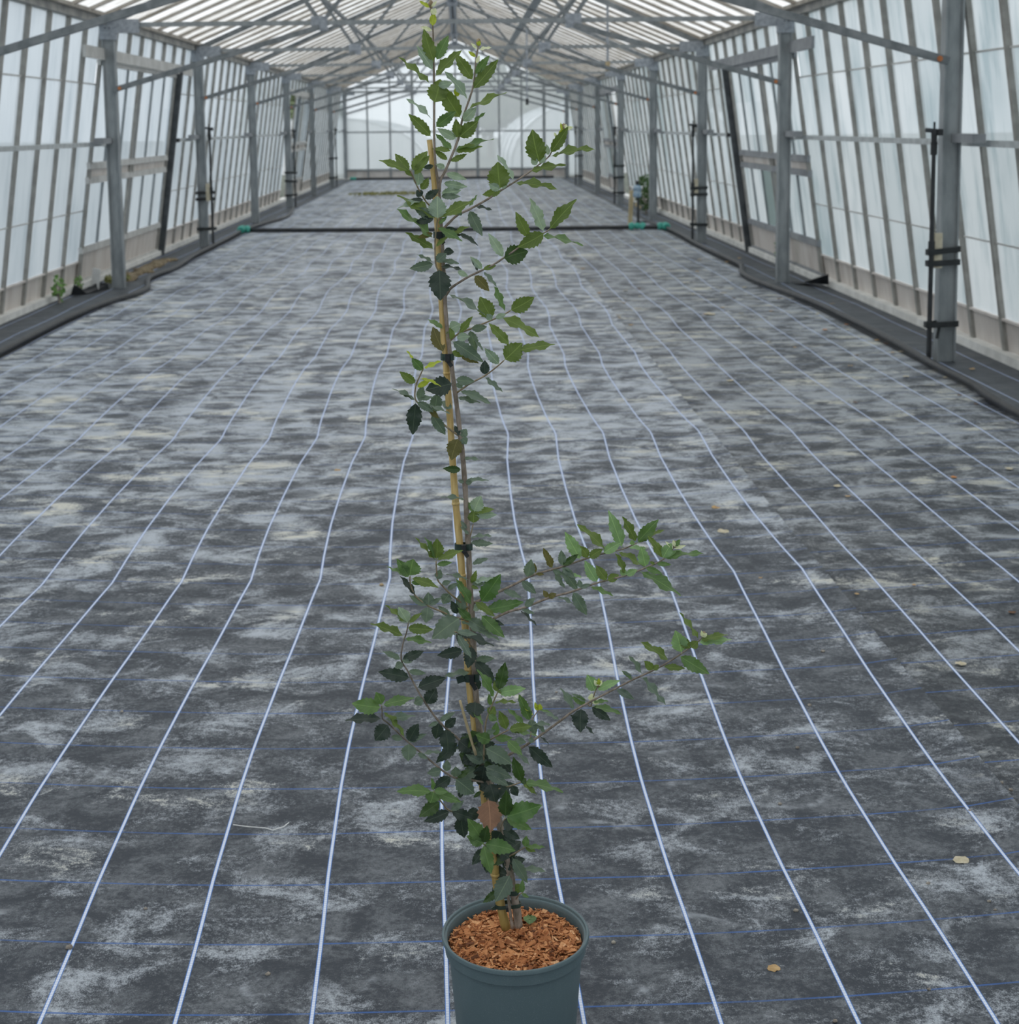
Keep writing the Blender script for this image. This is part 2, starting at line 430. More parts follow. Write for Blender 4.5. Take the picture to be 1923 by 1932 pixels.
# ------------------------------------------------------------------ roof
ZR = 3.95
def rz(X): return ZR-(ZR-2.56)*abs(X)/3.27
def roof(s, name):
    rb = MB().bar((s*.045, YN, ZR-.03), (s*.045, YF, ZR-.03), .06, .12)
    ro = rb.build(name, MT['steel_dark']); tag(ro, kind='structure')
    ybase = FY[2]; k = math.floor((7-ybase)/STEP); ys = []
    while ybase+k*STEP < YF-.05: ys.append(ybase+k*STEP); k += 1
    cuts = [3.27, 1.68, 0.03]
    bme = MB().bar((s*3.27, 0, rz(3.27)), (s*.03, 0, rz(.03)), .042, .032).mesh('roof_bar'); bme.materials.append(MT['roofbar'])
    pms = []
    for a, b in zip(cuts, cuts[1:]):
        me = one_quad([(s*a, 0, rz(a)+.02), (s*a, STEP, rz(a)+.02), (s*b, STEP, rz(b)+.02), (s*b, 0, rz(b)+.02)]).mesh('roof_pane')
        me.materials.append(MT['glass_roof']); pms.append(me)
    for y in ys:
        inst('roof_bar', bme, (0, y, 0), ro)
        for me in pms: inst('roof_pane', me, (0, y, 0), ro)
    y1 = ys[0]; st = MB(); sp = MB()
    st.add([(s*3.27, YN, rz(3.27)+.02), (s*3.27, y1, rz(3.27)+.02), (s*.03, y1, rz(.03)+.02), (s*.03, YN, rz(.03)+.02)], [(0, 1, 2, 3)])
    y = y1-STEP
    while y > YN: sp.bar((s*3.27, y, rz(3.27)), (s*.03, y, rz(.03)), .042, .05); y -= STEP
    tag(st.build('roof_pane_run', MT['glass_roof'], ro), kind='stuff'); tag(sp.build('roof_bar_run', MT['roofbar'], ro), kind='stuff')
    MB().box((min(0, s*.09), YN, ZR+.03), (max(0, s*.09), YF, ZR+.05)).build('ridge_cap', MT['roofbar'], ro)
    for X, wd in ((1.66, .045),):
        MB().bar((s*X, YN, rz(X)-.05), (s*X, YF, rz(X)-.05), wd, .05).build('purlin', MT['steel_mid'], ro)
    return ro
roof(-1, 'ceiling_left'); cr_ = roof(1, 'ceiling_right')
MB().bar((1.28, YN, rz(1.28)-.06), (1.28, YF, rz(1.28)-.06), .12, .02, (.4, 0, 1)).build('walk_board', MT['steel'], cr_)

# ------------------------------------------------------------------ end walls
def end_wall(Y, name, gmat, detail=True):
    b = MB().box((-3.6, Y-.03, -.02), (3.6, Y+.05, .05)); wob = b.build(name, MT['curb']); tag(wob, kind='structure')
    xs = [-3.2, -2.55, -1.9, -1.25, -.62, 0, .62, 1.25, 1.9, 2.55, 3.2] if detail else [-3.2, -1.6, 0, 1.6, 3.2]
    for i, x in enumerate(xs):
        zt = rz(x)-.02
        MB().bar((x, Y-.02, .05), (x, Y-.02, zt), .05 if i % 3 else .085, .05, (0, 1, 0)).build('mullion', MT['steel'], wob)
    for z in (.28, 1.36, 2.52):
        MB().bar((-3.25, Y-.03, z), (3.25, Y-.03, z), .05, .045).build('rail', MT['steel'], wob)
    for x0, x1 in zip(xs, xs[1:]):
        for z0, z1 in ((.28, .82), (.82, 1.36), (1.36, 1.94), (1.94, 2.52)):
            one_quad([(x0, Y, z0), (x1, Y, z0), (x1, Y, z1), (x0, Y, z1)]).build('pane', gmat, wob)
        one_quad([(x0, Y, 2.52), (x1, Y, 2.52), (x1, Y, rz(x1)), (x0, Y, rz(x0))]).build('pane', gmat, wob)
        MB().box((x0, Y-.01, .05), (x1, Y+.02, .28)).build('plinth_panel', MT['panel'], wob)
    for s in (-1, 1):
        one_quad([(s*3.2, Y, .05), (s*3.6, Y, .05), (s*3.28, Y, 2.5), (s*3.2, Y, 2.5)]).build('pane', gmat, wob)
    return wob
end_wall(YF, 'wall_back', MT['glass_end']); end_wall(YN, 'wall_front', MT['glass_l'], False)

# ------------------------------------------------------------------ doors (sliding leaves in the leaning wall)
def door(s, name, y0, y1, gmat, board, ext, gap=0.):
    jy = y0+gap+.5 if gap else y1
    loc = Vector((s*3.6, (y0+y1)/2, 0))
    jm = MB().bar((s*(wx(.02)-.05), jy, 0), (s*(wx(2.2)-.05), jy, 2.2), .075 if not gap else .045, .11 if not gap else .06, (1, 0, 0))
    d = jm.build(name, MT['darkframe'] if not gap else MT['steel_mid']); tag(d, kind='structure')
    def P(y, z, off=.0): return (s*(wx(z)-.03+off), y, z)
    MB().bar(P(ext[0], 2.225, -.03), P(ext[1], 2.225, -.03), .03, .11).build('header_board', board, d)
    a = y0+gap; b = y1-.05
    for z, h in ((2.15, .05), (1.175, .065), (1.035, .065), (.365, .065), (.06, .03)):
        MB().bar(P(a, z), P(b, z), .035, h).build('door_rail', board, d)
    for y in (a+.04, (a+b)/2-.1, (a+b)/2+.02, b-.03):
        MB().bar(P(y, .03), P(y, 2.15), .06, .03, (1, 0, 0)).build('stile', MT['bar'], d)
    n = 6; 
    for i in range(n):
        q0 = a+(b-a)*i/n; q1 = a+(b-a)*(i+1)/n
        if i:
            MB().bar(P(q0, 1.2), P(q0, 2.14), .022, .025, (1, 0, 0)).build('door_bar', MT['steel'], d)
            MB().bar(P(q0, .39), P(q0, 1.0), .022, .025, (1, 0, 0)).build('door_bar', MT['steel'], d)
        for z0, z1 in ((1.2, 1.75), (1.75, 2.14), (.39, 1.01)):
            g = gmat if not (s > 0 and i == 3 and z0 < .5) else MT['glass_dark']
            one_quad([P(q0, z0, .012), P(q1, z0, .012), P(q1, z1, .012), P(q0, z1, .012)]).build('pane', g, d)
    MB().add([P(a, 1.06, .01), P(b, 1.06, .01), P(b, 1.15, .01), P(a, 1.15, .01)], [(0, 1, 2, 3)]).build('mid_panel', MT['panel'], d)
    for q0, q1 in ((a, (a+b)/2-.1), ((a+b)/2+.02, b)):
        MB().add([P(q0, .03, .01), P(q1, .03, .01), P(q1, .335, .01), P(q0, .335, .01)], [(0, 1, 2, 3)]).build('kick_panel', MT['panel'], d)
    return d
door(-1, 'door_1', DL1[0], DL1[1], MT['glass_l'], MT['board_pale'], (13.9, 19.4))
door(1, 'door_2', DR1[0], DR1[1], MT['glass_r'], MT['board_grey'], (13.5, 19.05))
door(-1, 'door_3', DL2[0], DL2[1], MT['glass_l'], MT['board_pale'], (30.6, 35.6), .7)
door(1, 'door_4', DR2[0], DR2[1], MT['glass_r'], MT['board_grey'], (30.4, 35.6), .7)

# ------------------------------------------------------------------ posts
def make_post(s):
    p = empty('steel_post', (s*3.2, 0, 0)); o = Vector((s*3.2, 0, 0))
    m_ = MB().box(o+Vector((-.053, -.03, -.02)), o+Vector((.053, .03, 2.50)))
    for q in (-1, 1):
        m_.box(o+Vector((q*.053-.006, -.05, -.02)), o+Vector((q*.053+.006, .04, 2.44)))
    m_.build('column', MT['steel'], p)
    MB().box(o+Vector((-.075, -.056, 2.36)), o+Vector((.075, .05, 2.50))).build('cap_plate', MT['steel_dark'], p)
    MB().box(o+Vector((min(0, -s*.30), -.058, 2.42)), o+Vector((max(0, -s*.30), -.046, 2.55))).build('head_bracket', MT['steel_dark'], p)
    for dx in (-.02, .02):
        MB().tube([o+Vector((dx, -.062, 2.47)), o+Vector((dx, -.05, 2.47))], .008, 6).build('bolt', MT['darkframe'], p)
    MB().box(o+Vector((min(0, s*.085), -.42, 1.385)), o+Vector((max(0, s*.085), .02, 1.44))).build('rail_bracket', MT['board_grey'], p)
    return p
PLAB = {-1: ['galvanised post at the curb weeds, farthest from the end wall, pale-boarded side', 'galvanised post between the white plant label and the soil-filled doorway',
    'galvanised post with strapped sprinkler riser beside the three-way green fitting', 'plain galvanised post, first beyond the cross pipe, pale-boarded side',
    'galvanised post with strapped riser at the gap of the open pale-boarded door', 'plain galvanised post just past the open pale-boarded door',
    'galvanised post with strapped riser near the end wall, pale-boarded side', 'galvanised corner post at the end wall, pale-boarded side'],
  1: ['galvanised post with the tall riser and wooden block strapped to it', 'plain galvanised post with folded black cloth at its foot',
    'galvanised post with strapped riser between grey-boarded door and standpipe', 'plain galvanised post behind the standpipe hose',
    'galvanised post with strapped riser beside the leafy shrub', 'plain galvanised post just past the open grey-boarded door',
    'galvanised post with strapped riser near the end wall, grey-boarded side', 'galvanised corner post at the end wall, grey-boarded side']}
TLAB = ['tall riser and wooden block', 'folded black cloth at its foot', 'strapped riser by the standpipe', 'standpipe hose before it', 'leafy shrub beside it', 'open grey-boarded door behind it', 'last strapped riser before the end wall', 'end wall touching it']
for s in (-1, 1):
    proto = None
    for i, y in enumerate(FY):
        if y < 9: continue
        loc = Vector((s*3.2, sk(s*3.2, y), 0))
        if proto is None: proto = make_post(s); o = proto; o.location = loc
        else: o = copy_tree(proto, None, loc)
        tag(o, PLAB[s][i-2], 'post', 'steel posts under the pale boards' if s < 0 else 'steel posts under the grey boards')

# ------------------------------------------------------------------ roof frames
def make_truss():
    p = empty('roof_truss', (0, 0, 2.5)); A = lambda X, z, dy=0.: (X, SH*X+dy, z)
    MB().bar(A(-3.0, 2.50), A(3.0, 2.50), .042, .042).build('tie_beam', MT['steel'], p)
    for s in (-1, 1):
        g = MB().box((s*1.2-.075, SH*s*1.2-.045, 2.43), (s*1.2+.075, SH*s*1.2+.045, 2.56)); g.build('gusset_plate', MT['steel_dark'], p)
        MB().bar(A(s*3.16, 1.89, -.06), A(s*1.2, 2.455, -.06), .045, .048).build('knee_brace', MT['steel_mid'], p)
        MB().bar(A(s*1.2, 2.52), A(s*1.66, rz(1.66)-.05), .032, .04).build('strut', MT['steel_mid'], p)
        MB().bar(A(s*1.16, 2.52), A(s*.06, rz(.1)-.06), .03, .035).build('strut', MT['steel_mid'], p)
        MB().bar(A(s*3.2, 2.52), A(s*.02, rz(.02)-.06), .05, .06).build('rafter', MT['steel_mid'], p)
        MB().tube([A(s*3.10, 1.905, -.09), A(s*3.10, 1.90, -.06)], .018, 8).build('bolt', MT['rust'], p)
    MB().box((-.10, -.03, rz(0)-.17), (.10, .03, rz(0)-.06)).build('ridge_plate', MT['steel_dark'], p)
    return p
tr = None
for i, y in enumerate(FY):
    if y < 9: continue
    if tr is None: tr = make_truss(); o = tr; o.location = (0, y, 2.5)
    else: o = copy_tree(tr, None, (0, y, 2.5))
    tag(o, 'steel roof frame carried by the post with the '+TLAB[i-2], 'roof frame', 'roof frames of the greenhouse')

# ------------------------------------------------------------------ rails along the side walls
def rail(s, y0, y1, lab):
    r_ = empty('side_rail', (s*3.335, (y0+y1)/2, 1.38))
    MB().bar((s*3.335, y0, 1.38), (s*3.335, y1, 1.38), .035, .04).build('tube', MT['steel_light'], r_)
    MB().box((s*3.335-.021, y0-.06, 1.355), (s*3.335+.021, y0+.04, 1.402)).build('end_cap', MT['black'], r_)
    MB().box((s*3.335-.021, y1-.04, 1.355), (s*3.335+.021, y1+.06, 1.402)).build('end_cap', MT['black'], r_)
    tag(r_, lab, 'rail', 'rails along the side walls')
rail(-1, 7.0, 14.95, 'horizontal rail beside the large pale-boarded door, on the weed side')
rail(-1, 18.75, 31.2, 'long rail between the two pale-boarded doors')
rail(-1, 35.4, 43.9, 'far rail beyond the open pale-boarded door')
rail(1, 6.2, 14.6, 'horizontal rail behind the tall sprinkler on the algae-streaked wall')
rail(1, 18.2, 31.2, 'long rail between the two grey-boarded doors')
rail(1, 35.4, 43.9, 'far rail beyond the open grey-boarded door')

# hanging pipes
for X, Y, z0, lab in ((2.0, 19.4, 2.22, 'thin drop pipe hanging from the roof before the grey-boarded side'), (1.4, 29.0, 1.93, 'short drop pipe hanging from the roof far back')):
    h = empty('drop_pipe', (X, Y, z0))
    MB().tube([(X, Y, z0), (X, Y, rz(X)-.02)], .016, 8).build('pipe', MT['steel_dark'], h)
    MB().tube([(X, Y, z0-.03), (X, Y, z0+.09)], .03, 8).build('nozzle', MT['wood'] if X > 1.7 else MT['black'], h)
    tag(h, lab, 'pipe')

# ------------------------------------------------------------------ irrigation pipes on the floor
def hose(pts, r_, lab, name='hose'):
    ln = smoothline([(x, y, r_+.002) for x, y in pts], 6)
    o = MB().tube(ln, r_, 10).build(name, MT['black'], None, True); tag(o, lab, 'hose')
hose([(-3.0, 6.0), (-3.02, 8.5), (-3.03, 10.27), (-3.04, 11.09), (-3.04, 12.15), (-2.98, 13.16), (-2.87, 13.84), (-2.87, 14.38), (-3.0, 15.03), (-3.05, 15.51), (-2.99, 16.41), (-3.06, 18.1), (-3.07, 19.4), (-3.08, 20.9), (-3.10, 22.05)], .026,
     'black hose snaking along the floor past the weedy wall')
hose([(-3.10, 22.5), (-2.99, 24.0), (-2.84, 25.6), (-3.0, 28.2)], .026, 'black hose end lying beyond the green elbow on the pale-boarded side')
hose([(2.95, 4.5), (2.96, 7.55), (3.02, 8.41), (3.02, 9.1), (3.06, 10.07), (3.07, 11.17), (3.05, 12.52), (2.93, 14.02), (2.92, 14.93), (3.04, 15.69), (3.08, 16.17), (3.06, 18.69), (3.09, 20.32), (3.08, 21.7)], .026,
     'black hose running along the leaf-strewn side below the grey-boarded door')
hose([(3.04, 22.0), (3.05, 22.75), (2.98, 23.4), (2.80, 23.2), (2.70, 22.25)], .013, 'thin black hose curling from the standpipe')
hose([(-3.02, 22.3), (-1.5, 22.1), (-.04, 21.95), (1.4, 21.93), (2.58, 21.92)], .03, 'straight black pipe laid across the floor')
hose([(2.76, 21.9), (3.0, 21.87)], .03, 'short black pipe between two green fittings')
hose([(-3.0, 43.7), (-1, 43.72), (2.8, 43.75)], .035, 'black pipe at the foot of the far end wall')
def fitting(x, y, dirs, lab):
    f = empty('pipe_fitting', (x, y, 0))
    MB().blob((x, y, .05), .055, 1, 1, .9, 10).build('body', MT['green_fit'], f, True)
    for dx, dy in dirs:
        MB().tube([(x, y, .045), (x+dx*.05, y+dy*.05, .045), (x+dx*.055, y+dy*.055, .045), (x+dx*.085, y+dy*.085, .045), (x+dx*.12, y+dy*.12, .042)], [.036, .036, .056, .060, .044], 10).build('collar', MT['green_fit'], f)
    tag(f, lab, 'pipe fitting', 'green pipe fittings')
fitting(-3.10, 22.28, ((1, 0), (0, 1), (0, -1)), 'green pipe fitting at the weedy-wall end of the cross pipe')
fitting(2.67, 21.92, ((1, 0), (-1, 0)), 'green pipe fitting at the foot of the standpipe')
fitting(3.08, 21.86, ((-1, 0), (0, 1), (0, -1)), 'green pipe fitting beside the grey-boarded wall')
fitting(-3.0, 43.6, ((1, 0),), 'green fitting in the far corner by the end wall')
# standpipe with tap
sp = empty('standpipe', (2.66, 22.15, 0))
MB().bar((2.60, 22.25, -.01), (2.63, 22.25, .55), .06, .05, (0, 1, 0)).build('stake', MT['wood'], sp)
MB().tube([(2.69, 21.95, .05), (2.69, 21.97, .50)], .02, 8).build('riser_pipe', MT['black'], sp)
MB().tube([(2.67, 22.1, .36), (2.73, 22.05, .30)], .028, 8).build('lagging', MT['wood'], sp)
v = MB().lathe([(.0, .46), (.05, .46), (.06, .48), (.06, .53), (.045, .55), (.06, .57), (.06, .62), (.03, .64), (0, .64)], 16, (2.68, 22.0, 0)); v.build('valve_body', MT['tap_blue'], sp, True)
MB().tube([(2.60, 22.0, .60), (2.76, 22.0, .60)], .025, 8).build('valve_cap', MT['white_plastic'], sp)
MB().box((2.66, 21.98, .64), (2.70, 22.02, .70)).build('tap_handle', MT['black'], sp)
tag(sp, 'tap standpipe on a wooden stake with blue valve', 'standpipe')

# sprinkler risers strapped to the posts
def riser(s, y, top, lab, block=True, straps=(.24, .66, .72)):
    X = s*(3.2-.13); o = Vector((X, y-.10, 0)); q = empty('sprinkler_riser', o)
    MB().tube([o+Vector((0, 0, .0)), o+Vector((0, 0, .7)), o+Vector((0, 0, top-.12))], [.016, .016, .013], 8).build('riser_pipe', MT['black'], q)
    for z in (.72, top-.16):
        MB().tube([o+Vector((0, 0, z-.03)), o+Vector((0, 0, z+.05))], .022, 8).build('coupling', MT['strap'], q)
    hd = MB().tube([o+Vector((0, 0, top-.12)), o+Vector((0, 0, top-.03))], [.017, .022], 8).build('sprinkler_head', MT['black'], q)
    MB().tube([o+Vector((-.055, 0, top-.035)), o+Vector((.05, 0, top-.045))], .014, 8).build('swing_arm', MT['darkframe'], hd)
    MB().tube([o+Vector((0, 0, top-.06)), o+Vector((0, 0, top+.015))], .007, 6).build('spindle', MT['black'], hd)
    MB().box(o+Vector((.018, -.02, top-.07)), o+Vector((.05, .02, top-.03))).build('deflector', MT['black'], hd)
    if block:
        MB().box(o+Vector((min(s*.02, s*.07), .0, .60)), o+Vector((max(s*.02, s*.07), .035, .82))).build('spacer_block', MT['block'], q)
    c = Vector((s*3.2, y, 0))
    for z in straps:
        x0, x1 = min(X-s*.025, c.x+s*.066), max(X-s*.025, c.x+s*.066)
        tl_ = .03*R.uniform(-.6, .6)
        m_ = MB()
        m_.bar((x0, y-.128, z), (x1, y-.062, z+tl_), .008, .036)
        m_.bar((x1, y-.062, z+tl_), (x1, y+.055, z+tl_), .008, .036); m_.bar((x1, y+.055, z+tl_), (x0, y-.07, z), .008, .036)
        m_.bar((x0, y-.07, z), (x0, y-.128, z), .008, .036)
        m_.build('strap', MT['strap'], q)
    tag(q, lab, 'sprinkler', 'sprinkler risers strapped to posts')
PL = lambda s, i: sk(s*3.2, FY[i])
riser(1, PL(1, 2), 1.50, 'tall black sprinkler riser strapped to a post over a wooden block', True, (.24, .63, .70))
MB().bar((3.14, PL(1, 2)-.085, .235), (3.12, PL(1, 2)-.095, .15), .022, .006).build('strap_tail', MT['strap'], [o for o in COL.objects if o.name.startswith('sprinkler_riser')][0])
riser(-1, PL(-1, 4), 1.56, 'slim black sprinkler riser beside the green elbow fitting on the pale-boarded side', True, (.24, .62, .70))
riser(1, PL(1, 4), 1.54, 'slim black sprinkler riser beside the standpipe, on the grey-boarded side', True, (.24, .62, .70))
riser(-1, PL(-1, 6), 1.5, 'far sprinkler riser at the open pale-boarded door', False, (.22, .5, .66))
riser(1, PL(1, 6), 1.5, 'far sprinkler riser at the open grey-boarded door beside the shrub', False, (.22, .5, .72))
riser(1, PL(1, 8), 1.5, 'farthest sprinkler riser, near the end wall on the grey-boarded side', False, (.22, .72))
riser(-1, PL(-1, 8), 1.5, 'farthest sprinkler riser, near the end wall on the pale-boarded side', False, (.22, .72))

# ------------------------------------------------------------------ outside: ground, polytunnels, trees, hedge
gd = MB().add([(-120, -60, -.08), (120, -60, -.08), (120, 200, -.08), (-120, 200, -.08)], [(0, 1, 2, 3)]).build('ground', MT['grass']); tag(gd, kind='structure')
def tunnel(xc, r_, h, y0, y1, lab):
    q = empty('polytunnel', (xc, y0, -.08)); m_ = MB(); n = 18
    for yy in (y0, y1):
        for i in range(n+1):
            a = math.pi*i/n; m_.v.append(Vector((xc-r_*math.cos(a), yy, -.08+h*math.sin(a)**.8)))
    for i in range(n): m_.f.append((i, i+1, i+2+n, i+1+n))
    m_.f.append(tuple(range(n+1)))
    m_.build('cover', MT['polytunnel'], q, False)
    for k in range(5):
        yy = y0+(y1-y0)*k/4
        MB().tube([(xc-(r_+.02)*math.cos(math.pi*i/n), yy, -.08+(h+.02)*math.sin(math.pi*i/n)**.8) for i in range(n+1)], .03, 6).build('hoop', MT['steel_light'], q)
    tag(q, lab, 'polytunnel')
tunnel(5.6, 3.8, 2.6, 50, 70, 'white arched polytunnel outside the end wall, beyond the grey-boarded side')
tunnel(-4.6, 3.6, 1.9, 52, 70, 'low white polytunnel outside the end wall, beyond the weedy side')
def foliage_mesh(name, c, rx, ry, rz_, n, ls, seed):
    rr = random.Random(seed); m_ = MB()
    for k in range(n):
        while True:
            d = Vector((rr.uniform(-1, 1), rr.uniform(-1, 1), rr.uniform(-1, 1)))
            if d.length < 1: break
        d = d.normalized()*(d.length**.4)
        q = 1+.35*mnoise.noise(d*2+Vector((seed, 0, 0)))
        p = Vector(c)+Vector((d.x*rx, d.y*ry, d.z*rz_))*q
        a = Vector((rr.uniform(-1, 1), rr.uniform(-1, 1), rr.uniform(-1, 1))).normalized()*ls*rr.uniform(.6, 1.2)
        b = a.orthogonal().normalized()*ls*.45
        m_.add([p-a, p+b, p+a, p-b], [(0, 1, 2, 3)])
    return m_
def tree(x, y, h, rx, seed, lab):
    q = empty('tree', (x, y, -.08))
    MB().tube([(x, y, -.1), (x+.1, y, h*.35), (x, y+.1, h*.7)], [.16, .12, .05], 8).build('trunk', MT['roofbar'], q)
    m_ = foliage_mesh('crown', (x, y, h*.62), rx, rx, h*.38, 1500, .22, seed); m_.blob((x, y, h*.6), 1, rx*.75, rx*.75, h*.3, 14, seed, .5)
    m_.build('crown', MT['foliage'], q)
    tag(q, lab, 'tree', 'trees beyond the far end wall')
tree(1.6, 76, 4.6, 2.0, 3, 'grey-green tree between the two white polytunnels, beyond the end wall')
tree(5.2, 80, 5.0, 2.3, 4, 'grey-green tree beyond the end wall, behind the white arched polytunnel')
tree(11.2, 78, 5.2, 2.4, 5, 'larger grey-green tree on the outer flank of the arched polytunnel')
tree(-8.5, 84, 4.2, 2.2, 6, 'low tree far off behind the low white polytunnel')
def bush(x, y, h, rx, ry, n, ls, seed, m_, lab, name='shrub'):
    q = empty(name, (x, y, 0))
    for k in range(4):
        rr = random.Random(seed+k)
        MB().tube([(x+rr.uniform(-.02, .02), y, -.03), (x+rr.uniform(-rx, rx)*.5, y+rr.uniform(-ry, ry)*.5, h*.75)], [.012, .005], 5).build('stem', MT['roofbar'], q)
    foliage_mesh('f', (x, y, h*.55), rx, ry, h*.45, n, ls, seed).build('foliage', MT[m_], q)
    tag(q, lab, 'plant'); return q
bush(-4.3, 33.5, 2.6, .5, .6, 700, .09, 21, 'weed', 'green shrub outside the gap of the open pale-boarded door')
bush(4.3, 33.5, 2.4, .5, .6, 600, .09, 22, 'weed', 'green shrub outside the gap of the open grey-boarded door')
bush(3.28, 25.9, .62, .16, .35, 380, .05, 23, 'weed_dark', 'leafy shrub growing against the wall behind the standpipe')
bush(-3.46, 13.45, .24, .045, .09, 40, .035, 24, 'weed', 'tall green weed growing on the white curb', 'weed')
bush(-3.48, 14.25, .16, .04, .06, 22, .03, 25, 'weed', 'small green weed on the white curb beside the fallen white label', 'weed')
bush(3.42, 15.55, .42, .05, .10, 46, .035, 26, 'weed', 'green weed climbing the kick panel of the grey-boarded door', 'weed')
bush(-3.30, 15.05, .09, .12, .22, 120, .03, 27, 'moss', 'mossy tuft in the soil of the pale-boarded doorway', 'moss_tuft')
bush(-1.6, 34.2, .05, .7, .45, 260, .05, 28, 'moss', 'low yellow moss patch on the floor near the end wall', 'moss_patch')
# soil spilled in the doorway, label, folded cloth flaps
m_ = MB()
for k in range(9): m_.blob((-3.30+R.uniform(-.05, .06), 15.4+k*.28, .0), .11, 1, 1.5, .30, 10, k, .5)
tag(m_.build('soil_pile', MT['soil'], None, True), 'brown soil spilled along the pale-boarded doorway', 'soil')
lb = MB().bar((-3.36, 14.35, .01), (-3.32, 14.30, .22), .075, .006, (0, 1, 0)).build('plant_label', MT['white_plastic']); tag(lb, 'white plastic plant label standing in a cloth fold by the wall', 'plant label')
def flap(pts, lab):
    m_ = MB(); n = len(pts); m_.add([p for p in pts]+[(p[0]+.006, p[1]+.006, p[2]+.006) for p in pts], [tuple(range(n)), tuple(range(2*n-1, n-1, -1))]+[(i, n+i, n+(i+1) % n, (i+1) % n) for i in range(n)])
    tag(m_.build('cloth_flap', MT['black']), lab, 'cloth flap')
flap([(-3.50, 14.0, .0), (-3.46, 13.98, .10), (-3.41, 14.12, .03), (-3.33, 14.36, .08), (-3.275, 14.5, .05), (-3.27, 14.52, .0), (-3.38, 14.15, .0)], 'folded black cloth flap at a post beside the white plant label')
flap([(3.26, 14.3, .0), (3.33, 14.1, .02), (3.48, 13.75, .13), (3.52, 13.9, .02), (3.42, 14.3, .0)], 'folded black cloth flap at a post on the grey-boarded side')

# ------------------------------------------------------------------ pot
PC = Vector((.186, 2.29, 0)); HR = .235
pot = empty('plant_pot', PC)
ro = .1185
prof = [(0, .004), (.085, .004), (.089, .0), (.0915, .004), (.1072, .2050), (.1072, .2070), (.1132, .2078), (.1142, .2275)]
MB().lathe(prof+[(.1100, .2275), (.1075, .207), (.0890, .010), (0, .010)], 80, PC).build('pot_wall', MT['steel'], pot, True)
rim = MB().lathe([(.1100, .2255), (.1138, .2262), (.1176, .2272), (ro, .2280), (ro, .2325), (ro-.0008, .2342), (ro-.0022, HR), (ro-.0042, HR-.0008), (.1138, .2335), (.1134, .2305), (.1108, .2295), (.1096, .2275), (.1090, .222), (.1100, .2255)], 80, PC).build('rim', MT['steel'], pot, True)
for c in pot.children: c.data.set_sharp_from_angle(angle=math.radians(32))
m_, t = mat('grey_green_plastic')
sp_ = noise(t, world_pos(t), 900, 2, .5); sc2 = noise(t, world_pos(t, (1, 1, .3)), 30, 4)
col = mixc(t, ramp(t, sp_, .60, .74), (.118, .172, .188), (.21, .265, .275))
col = mixc(t, ramp(t, sc2, .5, .8, 0, .35), col, (.175, .235, .25))
p_ = pbr(t, col, .48, 0, .45, sp_, .05); out(t, p_.outputs[0])
for c in pot.children: c.data.materials[0] = m_
tag(pot, 'round grey-green plastic nursery pot with a rolled rim', 'plant pot')

# bark mulch filling the pot
m_, t = mat('bark_chips')
at_ = t.nodes.new('ShaderNodeAttribute'); at_.attribute_name = 'tone'
n_ = noise(t, world_pos(t), 260, 3, .6)
cc = t.nodes.new('ShaderNodeValToRGB'); e = cc.color_ramp.elements
e[0].position = 0; e[0].color = (.10, .038, .018, 1); e[1].position = 1; e[1].color = (.95, .56, .30, 1)
for pos, c in ((.25, (.30, .11, .045, 1)), (.55, (.56, .23, .09, 1)), (.8, (.78, .37, .16, 1))):
    q = cc.color_ramp.elements.new(pos); q.color = c
t.links.new(at_.outputs['Fac'], cc.inputs[0])
col = mixc(t, ramp(t, n_, .3, .7, 0, .35), cc.outputs[0], (.16, .055, .022))
out(t, pbr(t, col, .8, 0, .25, n_, .3, .002).outputs[0])
mu = MB(); tones = []
Z0 = .2155
def mz(r_): return Z0+.006*(1-(r_/.105)**2)
nr = 14
for i in range(nr+1):
    for j in range(40):
        r_ = .1085*i/nr; a = 2*math.pi*j/40
        mu.v.append(PC+Vector((r_*math.cos(a), r_*math.sin(a), mz(r_)-.004+.003*mnoise.noise(Vector((r_*90*math.cos(a), r_*90*math.sin(a), 0))))))
        tones.append(.12)
for i in range(nr):
    for j in range(40):
        a = i*40+j; b = i*40+(j+1) % 40; mu.f.append((a, a+40, b+40, b))
rr = random.Random(5)
for k in range(3200):
    r_ = .1075*math.sqrt(rr.random()); a = rr.uniform(0, 2*math.pi)
    big = rr.random()
    ln = rr.uniform(.004, .012) if big < .84 else rr.uniform(.013, .026)
    wd = ln*rr.uniform(.16, .5); th = rr.uniform(.0006, .0018)
    p = PC+Vector((r_*math.cos(a), r_*math.sin(a), mz(r_)+rr.uniform(-.003, .004)))
    if r_+ln*.45 > .1085: continue
    az = rr.uniform(0, math.pi*2); el = rr.gauss(0, .28)
    d = Vector((math.cos(az)*math.cos(el), math.sin(az)*math.cos(el), math.sin(el)))
    upd = Vector((rr.gauss(0, .35), rr.gauss(0, .35), 1))
    n0 = len(mu.v); mu.bar(p-d*ln/2, p+d*ln/2, wd, th, upd)
    for q in (n0+4, n0+5, n0+6, n0+7): mu.v[q] = mu.v[q]+(p+d*ln/2-mu.v[q])*rr.uniform(0, .6)
    tn = min(1, max(0, rr.gauss(.6, .22))) if rr.random() > .05 else .02
    tones += [tn]*8
mo = mu.build('bark_mulch', m_)
al = mo.data.attributes.new('tone', 'FLOAT', 'POINT'); al.data.foreach_set('value', tones)
tag(mo, 'orange-brown bark chip mulch filling the pot', 'mulch', None, 'stuff')

